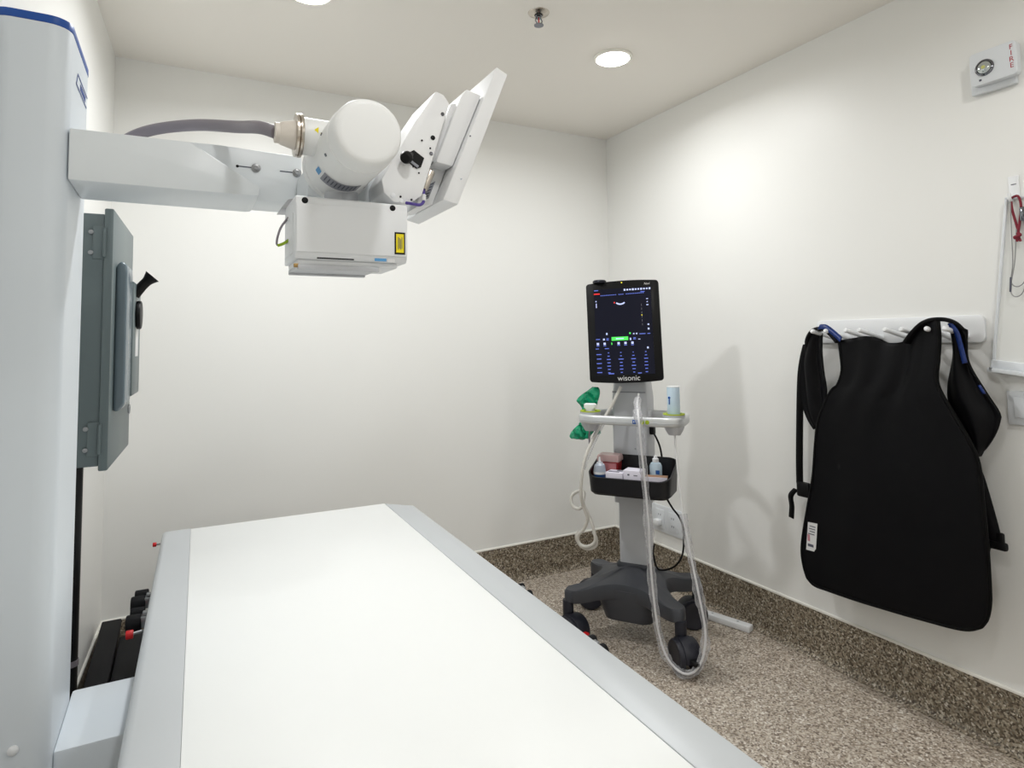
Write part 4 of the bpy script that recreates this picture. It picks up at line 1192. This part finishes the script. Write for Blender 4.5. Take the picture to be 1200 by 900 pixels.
# gel bottle standing on its cap in the right cup
g = ct_thing('gel_bottle', 'pale blue gel bottle standing upside down in the right cup holder', 'bottle', (0.236, -0.175, 0.927))
b = new(); lathe(b, (0.236, -0.175, 0.958), (0, 0, 1), [(0.014, 0), (0.024, 0.012), (0.0255, 0.025), (0.0255, 0.128), (0.024, 0.131), (0, 0.131)], 26); bo = obj('body', b, BOTB, g)
b = new(); lathe(b, (0.236, -0.175, 0.9265), (0, 0, 1), [(0.010, 0), (0.011, 0.002), (0.016, 0.022), (0.016, 0.032)], 18); obj('cap', b, PEG, g)
b = new(); lathe(b, (0.236, -0.175, 1.086), (0, 0, 1), [(0.0258, 0), (0.0258, 0.0035)], 26); obj('base_rim', b, PEG, bo)
b = new(); lathe(b, (0.224, -0.1985, 1.045), (0.1, -1, 0), [(0.005, 0), (0.005, 0.0015), (0, 0.002)], 12); box(b, 0.222, 0.226, -0.2015, -0.199, 1.018, 1.045); obj('blue_mark', b, BLUEK, bo, smooth=0)
# white probes resting in the cups
g = ct_thing('scan_probe', 'white ultrasound probe head in the left cup holder', 'probe', (-0.118, -0.175, 0.926))
b = new(); rings_mesh(b, [ringz(-0.128, -0.108, -0.185, -0.165, 0.006, 0.9265), ringz(-0.134, -0.102, -0.190, -0.160, 0.010, 0.95), ringz(-0.136, -0.100, -0.190, -0.160, 0.010, 0.985), ringz(-0.144, -0.092, -0.190, -0.160, 0.008, 0.992), ringz(-0.144, -0.092, -0.190, -0.160, 0.008, 1.006), ringz(-0.138, -0.098, -0.185, -0.165, 0.006, 1.010)]); obj('probe_body', b, PEG, g)
b = new(); tube(b, spline([(-0.124, -0.172, 0.896), (-0.130, -0.162, 0.86), (-0.132, -0.15, 0.82)], 5), 0.004, 8); obj('probe_lead', b, CABLEG, g)
# looped white probe cable hanging at the left
g = ct_thing('probe_cable', 'thick white probe cable hanging in loops at the left of the cart', 'cable', (-0.15, -0.14, 0.41))
b = new()
P = [(-0.015, -0.06, 1.075), (-0.047, -0.085, 1.00), (-0.076, -0.105, 0.945), (-0.105, -0.14, 0.88), (-0.126, -0.215, 0.80), (-0.140, -0.235, 0.72), (-0.150, -0.225, 0.63), (-0.148, -0.20, 0.575), (-0.138, -0.185, 0.525), (-0.160, -0.17, 0.475), (-0.192, -0.16, 0.440), (-0.185, -0.155, 0.405), (-0.150, -0.16, 0.400), (-0.112, -0.17, 0.43), (-0.115, -0.18, 0.49), (-0.140, -0.175, 0.545), (-0.160, -0.17, 0.585), (-0.160, -0.16, 0.625), (-0.190, -0.15, 0.628), (-0.222, -0.15, 0.600), (-0.215, -0.155, 0.565), (-0.185, -0.16, 0.555), (-0.158, -0.165, 0.575)]
tube(b, spline(P, 8), 0.0070, 10); obj('cable_run', b, WHITEC, g)
b = new()
P = [(-0.190, -0.15, 0.455), (-0.205, -0.145, 0.43), (-0.190, -0.14, 0.395), (-0.155, -0.145, 0.385), (-0.115, -0.155, 0.405), (-0.110, -0.16, 0.44), (-0.125, -0.155, 0.465)]
tube(b, spline(P, 8), 0.0070, 10); obj('cable_run', b, WHITEC, g)
b = new(); tube(b, spline([(-0.083, -0.115, 0.925), (-0.107, -0.148, 0.865), (-0.126, -0.212, 0.79), (-0.136, -0.23, 0.74)], 6), lambda t: 0.013 - 0.003 * t, 10, wob=0.25); obj('film_sleeve', b, FILM, g)
# sleeved cable in front
g = ct_thing('sleeved_cable', 'white probe cable in a clear plastic sleeve looping down to the floor', 'cable', (0.25, -0.26, 0.02))
P = [(0.062, -0.055, 1.045), (0.070, -0.11, 1.01), (0.100, -0.22, 0.992), (0.118, -0.270, 0.94), (0.124, -0.268, 0.84), (0.132, -0.265, 0.73), (0.142, -0.262, 0.567), (0.146, -0.262, 0.404), (0.155, -0.262, 0.275), (0.171, -0.266, 0.150), (0.203, -0.275, 0.065), (0.255, -0.285, 0.026), (0.303, -0.285, 0.036), (0.338, -0.275, 0.095), (0.346, -0.262, 0.190), (0.318, -0.245, 0.340), (0.286, -0.225, 0.490), (0.263, -0.205, 0.620), (0.246, -0.185, 0.775), (0.237, -0.175, 0.900)]
path = spline(P, 10)
b = new(); tube(b, path, 0.0042, 10); obj('cable_run', b, mat('cable_bright', (236, 236, 236), 0.35), g)
b = new(); tube(b, path[6:-22], lambda t: 0.0145 + 0.004 * math.sin(t * 70) * math.sin(t * 13), 14, wob=0.45); obj('film_sleeve', b, FILM, g, smooth=80, label='clear crinkled plastic sleeve')
# green glove
b = new()
rows = [(-0.142, -0.108, 1.068), (-0.178, -0.106, 1.045), (-0.205, -0.108, 1.022), (-0.214, -0.112, 1.008), (-0.196, -0.122, 0.990), (-0.182, -0.130, 0.968), (-0.178, -0.132, 0.945), (-0.190, -0.128, 0.922), (-0.215, -0.128, 0.896), (-0.236, -0.140, 0.872), (-0.252, -0.158, 0.852), (-0.246, -0.190, 0.842)]
rows = [tuple(p) for p in spline(rows, 4)]
rgs = []
for x0, x1, z in rows:
    cxx, rx = (x0 + x1) / 2, (x1 - x0) / 2
    rg = []
    for k in range(36):
        a = 2 * math.pi * k / 36
        p = Vector((cxx + rx * math.cos(a), -0.085 + (0.006 + 0.010 * rx / 0.05) * math.sin(a), z + 0.004 * math.sin(a * 3)))
        f = abs(math.sin(70 * (p.x + 0.9 * p.z) + 2.2 * noise.noise(p * 30)))
        p.y += (f - 0.5) * 0.014 + noise.noise(p * 55) * 0.010
        p.z += noise.noise(p * 30 + Vector((5, 0, 0))) * 0.006
        rg.append(p)
    rgs.append(rg)
rings_mesh(b, rgs)
g = ct_thing('rubber_glove', 'green rubber glove hanging crumpled behind the left cup holder', 'glove', (-0.17, -0.085, 0.84))
obj('glove_sheet', b, GLOVE, g, smooth=50)
# cuff finger tips of the glove
for pts in ([(-0.150, -0.088, 0.895), (-0.155, -0.10, 0.868), (-0.165, -0.10, 0.850)], [(-0.132, -0.085, 0.905), (-0.118, -0.09, 0.885), (-0.108, -0.09, 0.868)]):
    b = new(); tube(b, spline(pts, 5), lambda t: 0.015 - 0.007 * t, 10, wob=0.3); obj('glove_finger', b, GLOVE, g)

for o in bpy.data.objects:
    if '_o' in o:
        del o['_o']
